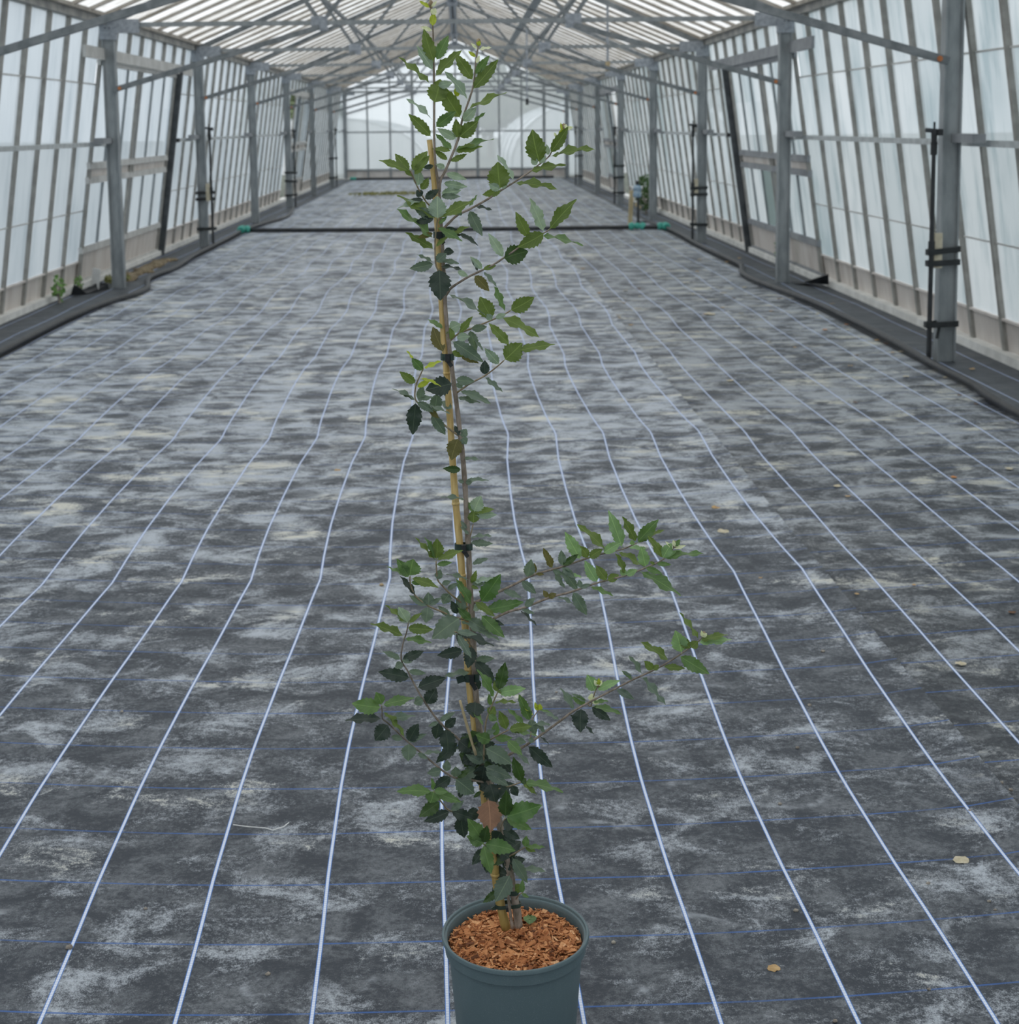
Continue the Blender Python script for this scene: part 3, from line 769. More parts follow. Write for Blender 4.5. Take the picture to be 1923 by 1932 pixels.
# ------------------------------------------------------------------ sapling
YP = 2.29
def ppm(p): return FPX/((Vector(p)-CAM).dot(fwd))
def bark(name, c1, c2, sc_=120):
    m_, t = mat(name); n = noise(t, world_pos(t, (1, 1, .35)), sc_, 4, .65)
    out(t, pbr(t, mixc(t, ramp(t, n, .35, .65), c1, c2), .75, 0, .3, n, .35, .002).outputs[0]); return m_
MT['bark'] = bark('grey_brown_bark', (.19, .155, .12), (.36, .30, .25))
MT['twig'] = bark('young_twig', (.26, .195, .12), (.40, .33, .22), 200)
MT['cane'] = None
m_, t = mat('bamboo_cane')
n = noise(t, world_pos(t, (1, 1, .12)), 160, 4, .6); n2 = noise(t, world_pos(t), 18, 3)
tc = t.nodes.new('ShaderNodeNewGeometry'); sz = t.nodes.new('ShaderNodeSeparateXYZ'); t.links.new(tc.outputs['Position'], sz.inputs[0])
col = mixc(t, ramp(t, n, .3, .75), (.55, .37, .12), (.80, .60, .27))
col = mixc(t, ramp(t, n2, .55, .8, 0, .6), col, (.42, .25, .07))
col = mixc(t, ramp(t, sz.outputs[2], .20, .42, .75, 0), col, (.26, .20, .045))
out(t, pbr(t, col, .42, 0, .5, n, .1, .002).outputs[0]); MT['cane'] = m_
MT['tie'] = simple('green_flexi_tie', (.022, .045, .036), (.05, .085, .068), 60, .45)

SAP = empty('oak_sapling', Vector((.2, YP, .205)))
TR = [(978,1748,17),(976,1725,16.5),(969.6,1685.6,15),(964,1654,14),(957,1625,13.5),(950,1595,13.5),(940,1540,13),(925,1480,13),(912,1445,13),(908,1410,13),(902.5,1355,12.5),(897,1300,12),(895,1250,12),(892.5,1200,12),(890,1150,11.5),(886,1100,11),(885,1050,10.5),(882,1000,10.5),(879,940,10),(874,870,10),(866,800,9.5),(860,750,9),(852,690,9),(846,640,8.5),(841,590,8),(839,540,7.5),(836,490,7),(834,440,6.5),(831,400,6),(829,365,5.5),(825,335,5),(822,312,4.5),(820,280,4.2),(819,240,4),(819.5,190,4),(819,140,4),(818,90,3.6),(817,55,3),(815,30,3),(813,12,3)]
BR = [ # (depth change at the tip, [px polyline], width at root, width at tip)
 (.03, [(829,362),(832,338),(841,321),(865,262),(872,227),(891,171),(896,141),(899,108),(903,86)], 5.5, 3),
 (-.05, [(830,404),(809,386),(801,376),(788,353),(775,323)], 3.5, 2.6),
 (-.03, [(836,525),(826,508),(822,496),(821,454),(826,412)], 3.2, 2.8),
 (.04, [(834,434),(846,422),(863,406),(886,395),(920,376),(946,359),(970,344),(1000,324),(1014,313),(1034,297),(1040,288),(1052,262),(1064,242)], 5, 2.2),
 (-.04, [(840,560),(846,551),(853,542),(881,524),(901,514),(930,500),(950,487),(975,470),(1000,452),(1028,439),(1040,430)], 5, 2.5),
 (.03, [(845,647),(866,629),(887,621),(928,604),(950,594),(963,586)], 4, 2.5),
 (-.03, [(859,743),(872,734),(888,723),(915,709),(940,690),(951,680)], 4, 2.5),
 (-.06, [(868,824),(840,803),(813.5,779),(799,768),(785,756),(783,741.5),(786,724),(793,708),(799,695)], 4, 2.5),
 (.0, [(883,1028),(888,1010),(893,989)], 3, 2),
 (-.05, [(889,1150),(868,1135),(847,1118),(834,1104),(826.5,1095),(824,1080),(823,1059)], 4, 2.5),
 (-.06, [(892,1172),(860,1165),(831,1153),(808,1143),(783,1123),(774,1098),(774,1087)], 4, 2.5),
 (-.05, [(904,1420),(880,1407),(860,1390),(829,1362),(804,1328),(785,1297),(770,1267),(757,1244),(761,1212),(767,1194),(772,1168)], 5, 2.5),
 (-.09, [(916,1476),(890,1472),(860,1468),(834,1453),(798,1423),(771,1401),(734,1366),(722,1356),(721,1342),(720,1331)], 4.5, 2.5),
 (-.08, [(934,1540),(880,1534),(849,1530),(831.5,1511),(818,1493)], 4, 2.5),
 (.05, [(889,1140),(915,1128),(948,1113.6),(985.6,1095),(1011.6,1083),(1059,1070),(1094,1058),(1136,1045),(1175,1036),(1201,1025)], 5.5, 2.6),
 (-.05, [(893,1190),(910,1180),(927,1170),(960,1154),(991,1146),(1034,1128.5),(1080,1116),(1126,1100),(1180,1086),(1219,1071),(1247.5,1058),(1262,1045),(1273.5,1030)], 5.5, 2.5),
 (-.04, [(909,1446),(945,1432),(984,1411),(1016,1390),(1060,1358),(1083,1341),(1129,1316),(1160,1300),(1195,1282),(1250,1256),(1302,1222),(1321,1207),(1327,1200)], 5.5, 2.6),
 (-.06, [(914,1468),(913,1427),(915,1384),(918,1358),(927.6,1332),(937,1311),(940,1303)], 4, 2.5),
 (-.06, [(913,1404),(933,1391),(959,1377.7)], 3, 2.5),
 (.02, [(1000,1400),(1003,1375),(1005.6,1356),(1016,1340)], 2.6, 2),
 (-.06, [(926,1490),(945,1488),(958,1484.6),(984,1476)], 3.5, 2.5),
 (-.08, [(948,1595),(945,1569),(946,1558),(953,1544)], 3.5, 2.8),
 (-.03, [(955,1618),(970,1611),(990,1599)], 3, 2.2),
 (-.07, [(952,1612),(930,1604),(912,1592)], 3, 2.5),
 (-.02, [(1108,1326),(1115,1332),(1122,1308),(1129,1294)], 2.6, 2),
 (-.03, [(972,1700),(978,1690),(986,1684)], 2.4, 2),
 (-.07, [(893,1225),(880,1205),(866,1195),(858,1192)], 3, 2.5),
]
def tube_px(pl, Ys, ws, name, material, parent):
    pts = [at(x, y, Y) for (x, y), Y in zip(pl, Ys)]
    k = 3; sm = smoothline(pts, k); rs = []
    for i in range(len(pts)-1):
        for j in range(k): rs.append(ws[i]+(ws[i+1]-ws[i])*j/k)
    rs.append(ws[-1])
    rs = [w_/2/ppm(p)*(1+.06*math.sin(i*2.3)) for i, (w_, p) in enumerate(zip(rs, sm))]
    return MB().tube(sm, rs, 9).build(name, material, parent, True)
tube_px([(x, y) for x, y, _ in TR], [YP]*len(TR), [w_ for *_, w_ in TR], 'trunk', MT['bark'], SAP)
SKEL = [((x, y), YP) for x, y, _ in TR]
for dY, pl, w0, w1 in BR:
    lens = [0]
    for a, b in zip(pl, pl[1:]): lens.append(lens[-1]+math.hypot(b[0]-a[0], b[1]-a[1]))
    Ys = [YP+dY*(l/lens[-1]) for l in lens]; ws = [w0+(w1-w0)*l/lens[-1] for l in lens]
    tube_px(pl, Ys, ws, 'branch', MT['twig'] if w0 < 4.2 else MT['bark'], SAP)
    for i in range(len(pl)-1):
        for t_ in (0, .33, .66, 1):
            SKEL.append(((pl[i][0]+(pl[i+1][0]-pl[i][0])*t_, pl[i][1]+(pl[i+1][1]-pl[i][1])*t_), Ys[i]+(Ys[i+1]-Ys[i])*t_))
tube_px([(967,1752), (962,1715), (958,1680), (957,1650)], [YP-.012]*4, [6, 6, 5.5, 4], 'dead_stub', MT['bark'], SAP)

# leaf blades
def leaf_mesh(seed):
    rr = random.Random(seed); teeth = 7
    ts = [(0, .012), (.04, .012)]
    for k in range(teeth):
        a = .06+.94*k/teeth; b = .06+.94*(k+.72)/teeth
        for t_, f in ((a, .89 if k else .3), (b, 1.09)):
            s_ = min(1, max(0, (t_-.05)/.95)); h = .5*math.sin(math.pi*s_**.80)**.88
            ts.append((t_, max(.012, h*f)))
    ts.append((1.0, 0.004))
    ph = [rr.uniform(0, 6.28), rr.uniform(0, 6.28)]; amp = rr.uniform(.03, .07); arch = rr.uniform(-.05, .20); fold = rr.uniform(.05, .16)
    side = rr.uniform(-.05, .05); fr = rr.uniform(1.8, 2.8)
    vs, fs, uv = [], [], []
    us = (-1, -.66, -.33, 0, .33, .66, 1)
    for t_, h in ts:
        for u_ in us:
            x = u_*h+side*math.sin(math.pi*t_)
            z = amp*abs(u_)**1.6*math.sin(2*math.pi*fr*t_+ph[u_ > 0])*min(1, h*4) + fold*abs(u_)*h - arch*(t_**2) + arch*.35*t_
            vs.append((x, t_, z)); uv.append((u_*h+.5, t_))
    n = len(us)
    for i in range(len(ts)-1):
        for j in range(n-1): a = i*n+j; fs.append((a, a+1, a+1+n, a+n))
    return vs, fs, uv
def make_leaf_me(data, name='leaf'):
    vs, fs, uv = data; me = bpy.data.meshes.new(name); me.from_pydata(vs, [], fs); me.update()
    ul = me.uv_layers.new(name='blade')
    for lp in me.loops: ul.data[lp.index].uv = uv[lp.vertex_index]
    for p in me.polygons: p.use_smooth = True
    return me
LD = [leaf_mesh(100+i) for i in range(10)]
def leaf_mat(name, c, under, rough=.42, tl=.25, spec=.5, vein=(1.6, 1.5, 1.3)):
    m_, t = mat(name)
    uvn = t.nodes.new('ShaderNodeUVMap'); uvn.uv_map = 'blade'
    sep = t.nodes.new('ShaderNodeSeparateXYZ'); L(t, uvn, 0, sep, 0)
    ax = math_n(t, 'ABSOLUTE', math_n(t, 'SUBTRACT', sep.outputs[0], .5))
    mid = ramp(t, ax, .010, .026, 1, 0)
    vv = math_n(t, 'FRACT', math_n(t, 'SUBTRACT', math_n(t, 'MULTIPLY', sep.outputs[1], 8), math_n(t, 'MULTIPLY', ax, 5)))
    sv = ramp(t, math_n(t, 'ABSOLUTE', math_n(t, 'SUBTRACT', vv, .5)), .0, .07, .35, 0)
    oi = t.nodes.new('ShaderNodeObjectInfo')
    n = noise(t, world_pos(t), 90, 3)
    base = tuple(v_ for v_ in c); lighter = tuple(min(1, v_*f) for v_, f in zip(c, (1.45, 1.32, 1.3))); darker = tuple(v_*.72 for v_ in c)
    col = mixc(t, oi.outputs['Random'], darker, lighter)
    col = mixc(t, .5, col, base)
    col = mixc(t, ramp(t, n, .35, .7, 0, .35), col, darker)
    vc = tuple(min(1, a*b+.03) for a, b in zip(c, vein))
    col = mixc(t, math_n(t, 'MAXIMUM', math_n(t, 'MULTIPLY', mid, .85), sv), col, vc)
    gm = t.nodes.new('ShaderNodeNewGeometry')
    col = mixc(t, gm.outputs['Backfacing'], col, under)
    p = pbr(t, col, rough, 0, spec, sv, .15, .002)
    tr_ = t.nodes.new('ShaderNodeBsdfTranslucent'); tc_ = mixc(t, 1.0, col, (1.15, 1.2, .55), 'MULTIPLY'); t.links.new(tc_, tr_.inputs[0])
    mx = t.nodes.new('ShaderNodeMixShader'); mx.inputs[0].default_value = tl
    t.links.new(p.outputs[0], mx.inputs[1]); t.links.new(tr_.outputs[0], mx.inputs[2])
    out(t, mx.outputs[0]); return m_
def A(c, k=1.35): return tuple(min(.95, v_*k) for v_ in lin(c))
LC = {'y': ((92, 112, 55), .55), 'g': ((86, 115, 68), .4), 'G': ((72, 104, 56), .24), 'v': ((52, 76, 36), .35), 'd': ((46, 60, 54), .4), 'm': ((92, 110, 98), .40),
      'p': ((132, 152, 138), .5), 'l': ((120, 152, 108), .45), 'o': ((92, 90, 50), .6), 'n': ((150, 165, 55), .5), 'w': ((205, 212, 178), .6), 'b': ((118, 90, 72), .7)}
LM = {}
for k, (c, ro_) in LC.items():
    und = A(tuple(.55*a+.45*b for a, b in zip(c, (125, 140, 118)))) if k in 'vdGgm' else A(tuple(v_*.95 for v_ in c))
    LM[k] = leaf_mat('leaf_'+k, A(c), und, ro_, .12 if k == 'b' else .28)

# blades traced tile by tile: (root x, root y, tip x, tip y, breadth, tone) in a tile's own pixels
TILES = [
 (730,0,8.361,[(665,150,520,15,50,'n'),(700,110,785,20,40,'w'),(705,210,770,135,90,'w'),(715,360,740,205,95,'n'),(705,510,540,425,60,'w'),(745,990,590,480,170,'y'),(780,960,965,575,150,'g'),(735,1060,495,730,120,'p'),(770,1270,1150,790,130,'y'),(690,1330,205,920,75,'y'),(750,1690,840,1265,270,'y'),(800,1350,1020,1310,110,'p'),(1355,1290,1085,860,160,'y'),(1350,1420,1740,960,170,'y'),(1390,1180,1610,890,110,'g'),(1275,1590,965,1130,110,'p'),(1150,1850,845,1360,220,'y'),(1310,1720,1860,1455,80,'y'),(1400,890,1290,810,50,'n'),(1420,770,1330,680,40,'w'),(1460,790,1640,740,40,'w'),(1430,720,1470,650,60,'n'),(1420,1010,1460,880,50,'w'),(1125,1530,1090,1380,80,'n'),(715,1890,350,1540,65,'p')]),
 (710,180,8.361,[(875,660,525,310,150,'y'),(955,510,1240,265,150,'g'),(1370,440,1570,200,140,'p'),(1240,690,985,530,120,'p'),(1165,890,950,610,80,'g'),(1250,680,1260,390,130,'y'),(1300,670,1590,420,190,'y'),(1530,440,1705,265,50,'g'),(1210,910,1830,680,70,'g'),(1250,930,1650,800,110,'y'),(1160,1080,1420,930,80,'y'),(1100,1030,920,870,80,'y'),(1130,900,900,830,70,'y'),(1090,1090,950,1090,80,'p'),(1110,1230,1410,1320,100,'p'),(1090,1370,1420,1440,110,'p'),(1040,1540,1320,1500,120,'p'),(1030,1640,1310,1590,90,'m'),(500,1200,70,1010,100,'y'),(520,1190,305,930,140,'y'),(560,1180,800,890,170,'y'),(600,1230,820,960,110,'y'),(570,1310,400,1120,60,'y'),(640,1410,680,1190,140,'p'),(710,1470,820,1310,110,'y'),(740,1600,640,1500,110,'d'),(760,1640,980,1490,110,'d'),(880,1110,740,1140,70,'d')]),
 (740,340,9.615,[(790,740,140,245,150,'y'),(830,710,820,305,280,'p'),(890,690,1450,370,160,'y'),(1390,440,1545,270,45,'g'),(770,1050,145,515,110,'g'),(750,1300,260,960,130,'y'),(700,960,480,1040,90,'o'),(500,380,110,480,80,'p'),(560,370,360,340,60,'d'),(700,680,420,520,160,'m'),(710,690,420,770,120,'d'),(870,770,990,660,60,'g'),(800,890,1260,1090,120,'g'),(800,1190,1010,1010,70,'y'),(970,870,1170,900,70,'d'),(1060,990,1390,840,80,'y'),(1000,980,1240,990,60,'d'),(1180,970,1560,1155,70,'d'),(1380,550,1620,980,180,'m'),(1200,640,1250,560,80,'m'),(1480,490,1810,520,45,'d'),(740,1530,330,1600,160,'m'),(730,1500,465,1335,50,'m'),(800,1490,980,1330,150,'m'),(930,1290,1115,1300,120,'d'),(860,1480,1200,1500,80,'m'),(900,1560,1260,1590,50,'d'),(1180,1640,1370,1740,90,'p'),(1650,1610,1430,1400,110,'p'),(1570,1640,1450,1430,50,'d'),(1650,1600,1880,1550,80,'y')]),
 (920,220,9.615,[(930,850,820,270,310,'y'),(880,880,800,740,110,'p'),(950,850,1050,720,80,'p'),(1090,700,1070,510,80,'p'),(1130,660,1450,200,170,'y'),(1150,740,1900,550,100,'y'),(770,1000,1395,845,110,'y'),(480,1215,1240,1270,110,'y'),(215,1310,190,845,340,'y'),(480,1150,195,700,90,'p'),(200,1330,30,1230,130,'p'),(280,1300,370,1160,70,'p'),(1290,330,1370,230,70,'n'),(1340,240,1330,110,40,'n'),(1260,360,1210,290,40,'w'),(1440,230,1430,140,60,'w'),(1440,240,1550,190,60,'w')]),
 (880,360,8.361,[(560,20,265,60,110,'y'),(1210,650,1010,140,150,'p'),(1300,620,1705,150,170,'y'),(970,720,790,355,150,'y'),(1240,660,830,880,200,'y'),(575,1090,960,960,260,'v'),(600,1050,360,690,130,'p'),(1190,720,1830,820,75,'g'),(1360,520,1600,380,60,'p'),(130,1340,350,1570,140,'o'),(280,1280,470,1510,60,'m'),(430,1490,600,1880,90,'g')]),
 (790,500,7.122,[(300,30,290,455,250,'d',-.02),(990,715,830,440,190,'y'),(1225,615,1540,440,170,'y'),(1110,700,1620,930,110,'y'),(970,750,920,660,80,'p'),(1020,720,1170,660,70,'p'),(400,385,890,640,60,'m'),(700,860,910,830,90,'m'),(1230,1080,965,790,110,'y'),(1150,1280,1380,1060,230,'y'),(1350,1150,1810,1040,100,'y'),(1090,1340,900,1130,110,'p'),(890,1480,890,1290,110,'d'),(870,1520,1120,1700,60,'m'),(340,1180,190,830,150,'o',.03),(330,860,130,720,60,'g',.02),(410,870,560,800,140,'p'),(530,930,720,700,80,'y'),(430,1010,420,850,100,'y'),(440,1030,850,1290,150,'m'),(680,880,770,1150,110,'m'),(520,1000,680,960,100,'p'),(740,1000,870,1140,35,'m'),(440,1160,620,1220,80,'y'),(560,1230,800,1310,70,'o'),(490,1540,740,1560,110,'m'),(540,1690,960,1840,90,'m'),(540,1780,820,1840,70,'m'),(500,1590,590,1650,60,'m')]),
 (730,650,8.741,[(1090,640,670,740,270,'d',-.03),(830,800,790,1120,170,'m'),(480,960,430,1465,215,'d'),(470,910,120,710,50,'m'),(470,920,220,800,40,'m'),(560,900,590,690,120,'m'),(490,920,760,860,70,'m'),(490,940,760,1110,110,'m'),(650,960,1030,1110,50,'m'),(730,1160,960,1480,150,'m'),(730,1060,850,1210,80,'o'),(1080,1060,900,930,110,'m',.02),(600,430,420,230,130,'g'),(440,250,330,100,30,'n'),(600,390,890,280,65,'n'),(480,640,230,460,125,'y'),(500,720,720,580,80,'n'),(540,580,890,660,40,'n'),(1260,1540,1310,1400,130,'m'),(1260,1560,1310,1640,120,'m'),(1200,1480,1120,1340,80,'d'),(1270,1830,1540,1880,50,'m'),(1150,1560,1070,1890,220,'o',-.015)]),
 (720,860,8.0125,[(1210,210,945,190,95,'v',-.01),(1270,700,920,600,45,'m',-.01),(1260,390,1610,350,50,'m'),(1270,400,1370,390,80,'m'),(1250,400,1160,370,50,'m'),(1400,850,1500,620,180,'p'),(1400,860,1690,800,80,'y'),(1420,900,1730,890,110,'p'),(1390,1010,1400,820,150,'y'),(1380,850,1320,710,65,'g'),(1290,1080,1200,990,50,'m'),(1300,1190,1200,1070,40,'m'),(1340,1230,1660,1195,45,'m'),(1350,1330,1670,1330,90,'m'),(1360,1640,1600,1550,70,'m')]),
 (690,1000,9.157,[(1220,480,1230,160,200,'y'),(1220,500,1660,350,115,'y'),(1190,440,1050,140,80,'g'),(1200,530,870,150,55,'y'),(1220,600,1480,560,80,'g'),(1250,850,1290,690,115,'m'),(765,800,820,520,290,'g'),(730,820,555,520,150,'g'),(650,800,380,640,50,'g'),(780,830,1240,980,125,'y'),(790,900,980,930,70,'g'),(890,1130,600,810,90,'d'),(1070,1310,770,1140,110,'m'),(1090,1310,1080,1090,155,'m'),(1090,1300,1300,1180,80,'m'),(1070,1330,1040,1590,195,'m'),(1310,930,1470,890,80,'m'),(1410,1010,1590,920,75,'m'),(1450,1090,1340,1270,160,'m'),(1620,1480,1170,1860,310,'m',-.03),(1460,1510,1260,1320,95,'m'),(1620,1400,1480,1230,120,'d'),(1640,1420,1640,1110,170,'m'),(1810,1540,1610,1360,120,'g',-.02),(740,1610,580,1350,185,'p'),(730,1610,350,1310,65,'y'),(750,1610,950,1440,75,'y'),(660,1850,120,1600,120,'y'),(710,1690,1150,1720,155,'y'),(1770,800,1420,740,50,'m',-.01)]),
 (840,1020,9.615,[(500,1190,230,720,130,'g',-.02),(650,1180,980,650,270,'G'),(700,1260,1395,1120,195,'G'),(500,1090,890,1350,115,'y'),(520,800,560,560,90,'y'),(500,740,860,680,80,'p'),(520,800,720,780,80,'m'),(500,890,600,870,60,'y'),(1040,900,1380,1030,100,'m'),(1350,730,1640,950,130,'m'),(1490,660,1560,350,175,'m'),(1640,590,1620,420,60,'o'),(1640,600,1790,610,50,'o'),(1430,1190,1620,1050,110,'m'),(1350,1260,1650,1540,45,'d'),(1400,1230,1610,1320,70,'m'),(640,1340,1060,1740,190,'g',-.02),(830,1440,1060,1530,80,'d'),(520,1290,640,1170,110,'p'),(420,1390,770,1640,200,'m'),(230,1490,700,1680,75,'m',-.02),(620,1640,980,1810,75,'m',-.02),(200,1640,560,1700,100,'m'),(250,1720,880,1880,115,'d'),(190,1690,370,1920,105,'d')]),
 (980,960,9.615,[(610,1080,450,730,115,'o'),(800,1020,760,760,125,'m'),(800,1010,1060,830,105,'v'),(1110,930,840,440,195,'l'),(1290,890,1500,740,140,'y'),(1290,890,1100,680,140,'y'),(1560,790,1110,270,125,'y'),(1540,800,1830,620,155,'l'),(780,1050,1000,1250,110,'m'),(900,1190,1130,1230,50,'l'),(790,1070,1060,1480,155,'m'),(970,1480,1220,1920,175,'m'),(580,1110,810,1200,80,'m'),(630,1180,820,1430,80,'m'),(1420,1340,1200,960,175,'l'),(1620,1310,1400,1040,150,'y'),(1620,1310,1800,1200,135,'y'),(1310,1400,1690,1580,75,'g'),(1110,1420,1090,1290,90,'m'),(1090,1420,1290,1370,75,'m'),(520,1610,440,1490,85,'o'),(520,1610,660,1540,95,'o'),(680,1590,1010,1720,50,'m')]),
 (1130,960,9.615,[(430,720,200,60,195,'l'),(680,610,435,160,135,'y'),(690,620,1060,220,195,'g'),(700,630,1150,370,80,'y'),(1150,900,930,510,125,'y'),(1160,900,1310,640,185,'l'),(1210,900,1480,760,115,'l'),(1220,910,1860,760,75,'g'),(1370,740,1220,600,50,'w'),(1380,690,1350,570,55,'w'),(1390,720,1570,670,55,'w'),(1390,700,1470,560,75,'g'),(1380,700,1460,630,45,'w'),(850,1060,770,720,185,'l'),(380,800,830,1030,95,'y'),(840,1060,1130,1170,95,'g'),(500,1170,300,820,95,'y'),(510,1190,390,1110,110,'l'),(500,1190,690,1110,110,'l'),(740,1130,1470,1530,165,'g'),(1040,1010,1300,1010,75,'g'),(1000,1020,930,960,50,'y'),(560,700,860,720,65,'l'),(640,660,600,570,80,'l')]),
 (640,1180,8.741,[(1070,200,1510,270,95,'g'),(1020,560,740,430,85,'m'),(1030,560,1380,430,135,'d'),(1040,590,1200,600,65,'m'),(1050,610,930,700,110,'m'),(1170,890,670,770,185,'d'),(1130,750,1420,790,85,'m'),(1280,1030,1740,870,195,'d'),(1440,1310,1590,1050,195,'d'),(1400,1220,1240,1290,135,'m'),(700,1350,240,1290,225,'g'),(705,1310,610,1110,150,'g'),(705,1320,1210,1190,135,'g'),(720,1540,120,1540,135,'d'),(715,1410,1090,1800,75,'y'),(770,1540,1240,1480,105,'m'),(815,1630,600,1890,235,'d'),(850,1830,1050,1880,85,'m'),(1140,1910,1300,1640,185,'d'),(1140,1910,1420,1790,85,'m'),(1650,1580,1900,1440,85,'m'),(1640,1590,1480,1660,65,'m'),(1630,1600,1590,1870,175,'d'),(1740,1680,1920,1530,135,'d')]),
 (800,1160,9.615,[(600,340,850,770,125,'m',-.03),(720,640,270,730,175,'d',-.02),(860,560,800,950,200,'d',-.02),(920,770,1260,790,115,'m'),(910,780,1280,1240,195,'d',-.02),(850,1040,390,1090,85,'m',-.02),(1350,1380,1470,880,195,'v'),(1260,1500,1020,1010,125,'g',-.02),(1330,1400,1290,1200,105,'y'),(1330,1400,1480,1380,65,'y'),(1340,1420,1820,1340,165,'l'),(1270,1610,1660,1570,55,'y'),(960,1160,1000,1350,115,'d'),(1210,1650,1180,1450,75,'g'),(930,1570,900,1850,300,'d',-.03)]),
 (860,1230,9.615,[(620,1130,700,1000,155,'y'),(610,1110,740,1240,125,'g'),(280,1040,500,1300,65,'g',-.04),(900,1420,790,1080,150,'y'),(720,1510,740,1290,125,'g'),(960,1400,1360,1350,155,'y'),(960,1430,1460,1490,65,'g'),(1240,1310,960,1040,75,'g'),(1310,1240,1160,790,155,'g'),(1290,1220,1450,1490,155,'m'),(1400,1140,1190,960,45,'n'),(1510,1060,1530,950,100,'n'),(1490,1070,1440,920,65,'n'),(1520,1070,1740,1090,35,'g'),(1830,1250,1600,1090,55,'m'),(650,1620,390,1510,180,'g',-.03),(690,1570,1010,1560,115,'g'),(930,1600,1190,1850,155,'g',-.03),(530,1490,720,1420,85,'m'),(480,1760,330,1530,115,'m'),(1060,1600,1270,1640,115,'m'),(1450,1620,1320,1590,90,'m'),(1680,1310,1420,1290,65,'m')]),
 (980,1230,8.741,[(140,1560,530,1890,175,'d'),(1010,950,1010,1310,225,'d'),(830,1060,930,1090,30,'d'),(1090,1220,1230,1350,45,'d'),(1180,900,1490,1120,135,'d'),(910,940,710,610,95,'m'),(1080,860,880,750,105,'g'),(1090,800,890,690,65,'m'),(1250,650,1130,400,175,'l'),(1280,630,1640,470,115,'l'),(1300,560,1240,470,60,'w'),(1305,560,1310,440,60,'n'),(1305,560,1365,470,55,'w'),(1190,820,1200,690,95,'w'),(1190,810,1320,840,75,'w'),(1230,840,1460,800,55,'g'),(1210,900,1680,1000,85,'g'),(1620,590,1880,770,95,'m'),(440,1340,240,1180,60,'m'),(380,1380,480,1520,28,'d'),(1870,450,1700,310,45,'g')]),
 (1150,1150,8.0125,[(1110,650,1000,330,205,'l'),(1225,590,1060,430,125,'y'),(1230,580,1330,480,115,'y'),(1340,470,1070,60,55,'y'),(1370,470,1760,360,85,'y'),(1360,500,1820,430,115,'l'),(875,790,510,490,95,'y'),(680,910,540,790,105,'y'),(680,910,745,840,75,'y'),(485,990,330,710,65,'m'),(810,860,1130,890,85,'y'),(1020,730,1490,960,175,'g'),(440,1030,840,1430,85,'m'),(350,1070,200,930,55,'m'),(120,1180,360,1350,95,'m'),(1410,420,1390,320,45,'w'),(1410,420,1470,360,55,'w')]),
 (740,1370,9.615,[(980,60,1010,470,250,'d'),(1190,310,810,650,175,'d'),(300,310,290,620,230,'m'),(420,540,640,590,75,'m'),(540,490,880,450,55,'m'),(990,830,1000,630,135,'m'),(900,800,650,850,145,'m'),(1090,930,750,1130,175,'d'),(1150,920,1150,740,160,'m'),(1170,940,1400,800,95,'v'),(1140,950,1480,1220,270,'m'),(1640,690,1350,520,115,'m'),(1560,550,1280,660,250,'d'),(1650,720,1180,960,180,'m'),(1180,260,1440,440,235,'d'),(740,1190,120,1160,165,'g'),(750,1180,690,1390,230,'g'),(760,1190,1230,1370,145,'g'),(750,1170,1000,1190,115,'g'),(750,1160,730,960,65,'g'),(880,1370,510,1630,205,'v'),(1070,1540,600,1720,175,'d'),(1080,1540,1480,1690,175,'d'),(1080,1530,1290,1360,115,'m'),(1360,1530,1600,1620,195,'d'),(1620,1180,1480,1290,65,'v'),(1250,1190,1230,1300,85,'d')]),
 (870,1390,9.615,[(490,1120,520,1700,370,'b',-.075),(440,560,900,740,185,'m',-.03),(450,620,840,880,165,'m',-.03),(440,180,900,480,255,'m',-.02),(510,800,620,1200,285,'d',-.02),(860,910,700,1100,175,'d'),(900,880,1030,1070,135,'d'),(1130,830,960,400,175,'v'),(1140,830,1840,960,135,'g'),(1130,840,1380,1030,75,'y'),(1060,850,1180,760,110,'v'),(800,1440,820,1020,225,'v'),(810,1430,1410,1260,310,'G'),(800,1440,1270,1680,155,'g'),(680,470,900,640,165,'d'),(500,820,340,960,160,'d'),(740,1530,980,1620,205,'d'),(740,1690,1060,1850,145,'d'),(740,1710,600,1900,255,'d'),(1050,290,1250,490,75,'m')]),
 (850,1540,9.615,[(610,500,320,60,240,'g',-.02),(610,500,320,370,180,'g',-.02),(600,490,660,200,175,'v',-.02),(600,500,1150,620,230,'G',-.02),(600,520,740,1030,205,'g',-.02),(580,600,400,870,155,'d'),(560,620,660,1030,145,'d'),(1070,1010,830,1530,280,'m',-.03),(900,1340,600,1560,120,'v'),(1130,780,1390,1200,175,'m'),(1300,960,1710,980,95,'m'),(1370,560,1380,370,115,'g'),(1370,540,1700,560,75,'g'),(1350,560,1540,640,85,'y'),(1130,1280,1310,1260,135,'y'),(1300,1400,1310,1170,90,'g'),(1290,1400,1420,1470,55,'g'),(920,330,1180,520,205,'d'),(900,640,1060,750,210,'d'),(1100,860,960,930,190,'d'),(900,440,760,330,205,'d'),(200,30,250,370,235,'d')]),
]
LV = []
for ox, oy, scl, rows in TILES:
    for row in rows:
        bx, by, tx, ty, wd, k = row[:6]; dY = row[6] if len(row) > 6 else None
        LV.append((ox+bx/scl, oy+by/scl, ox+tx/scl, oy+ty/scl, wd/scl, k, dY))
rl = random.Random(42)
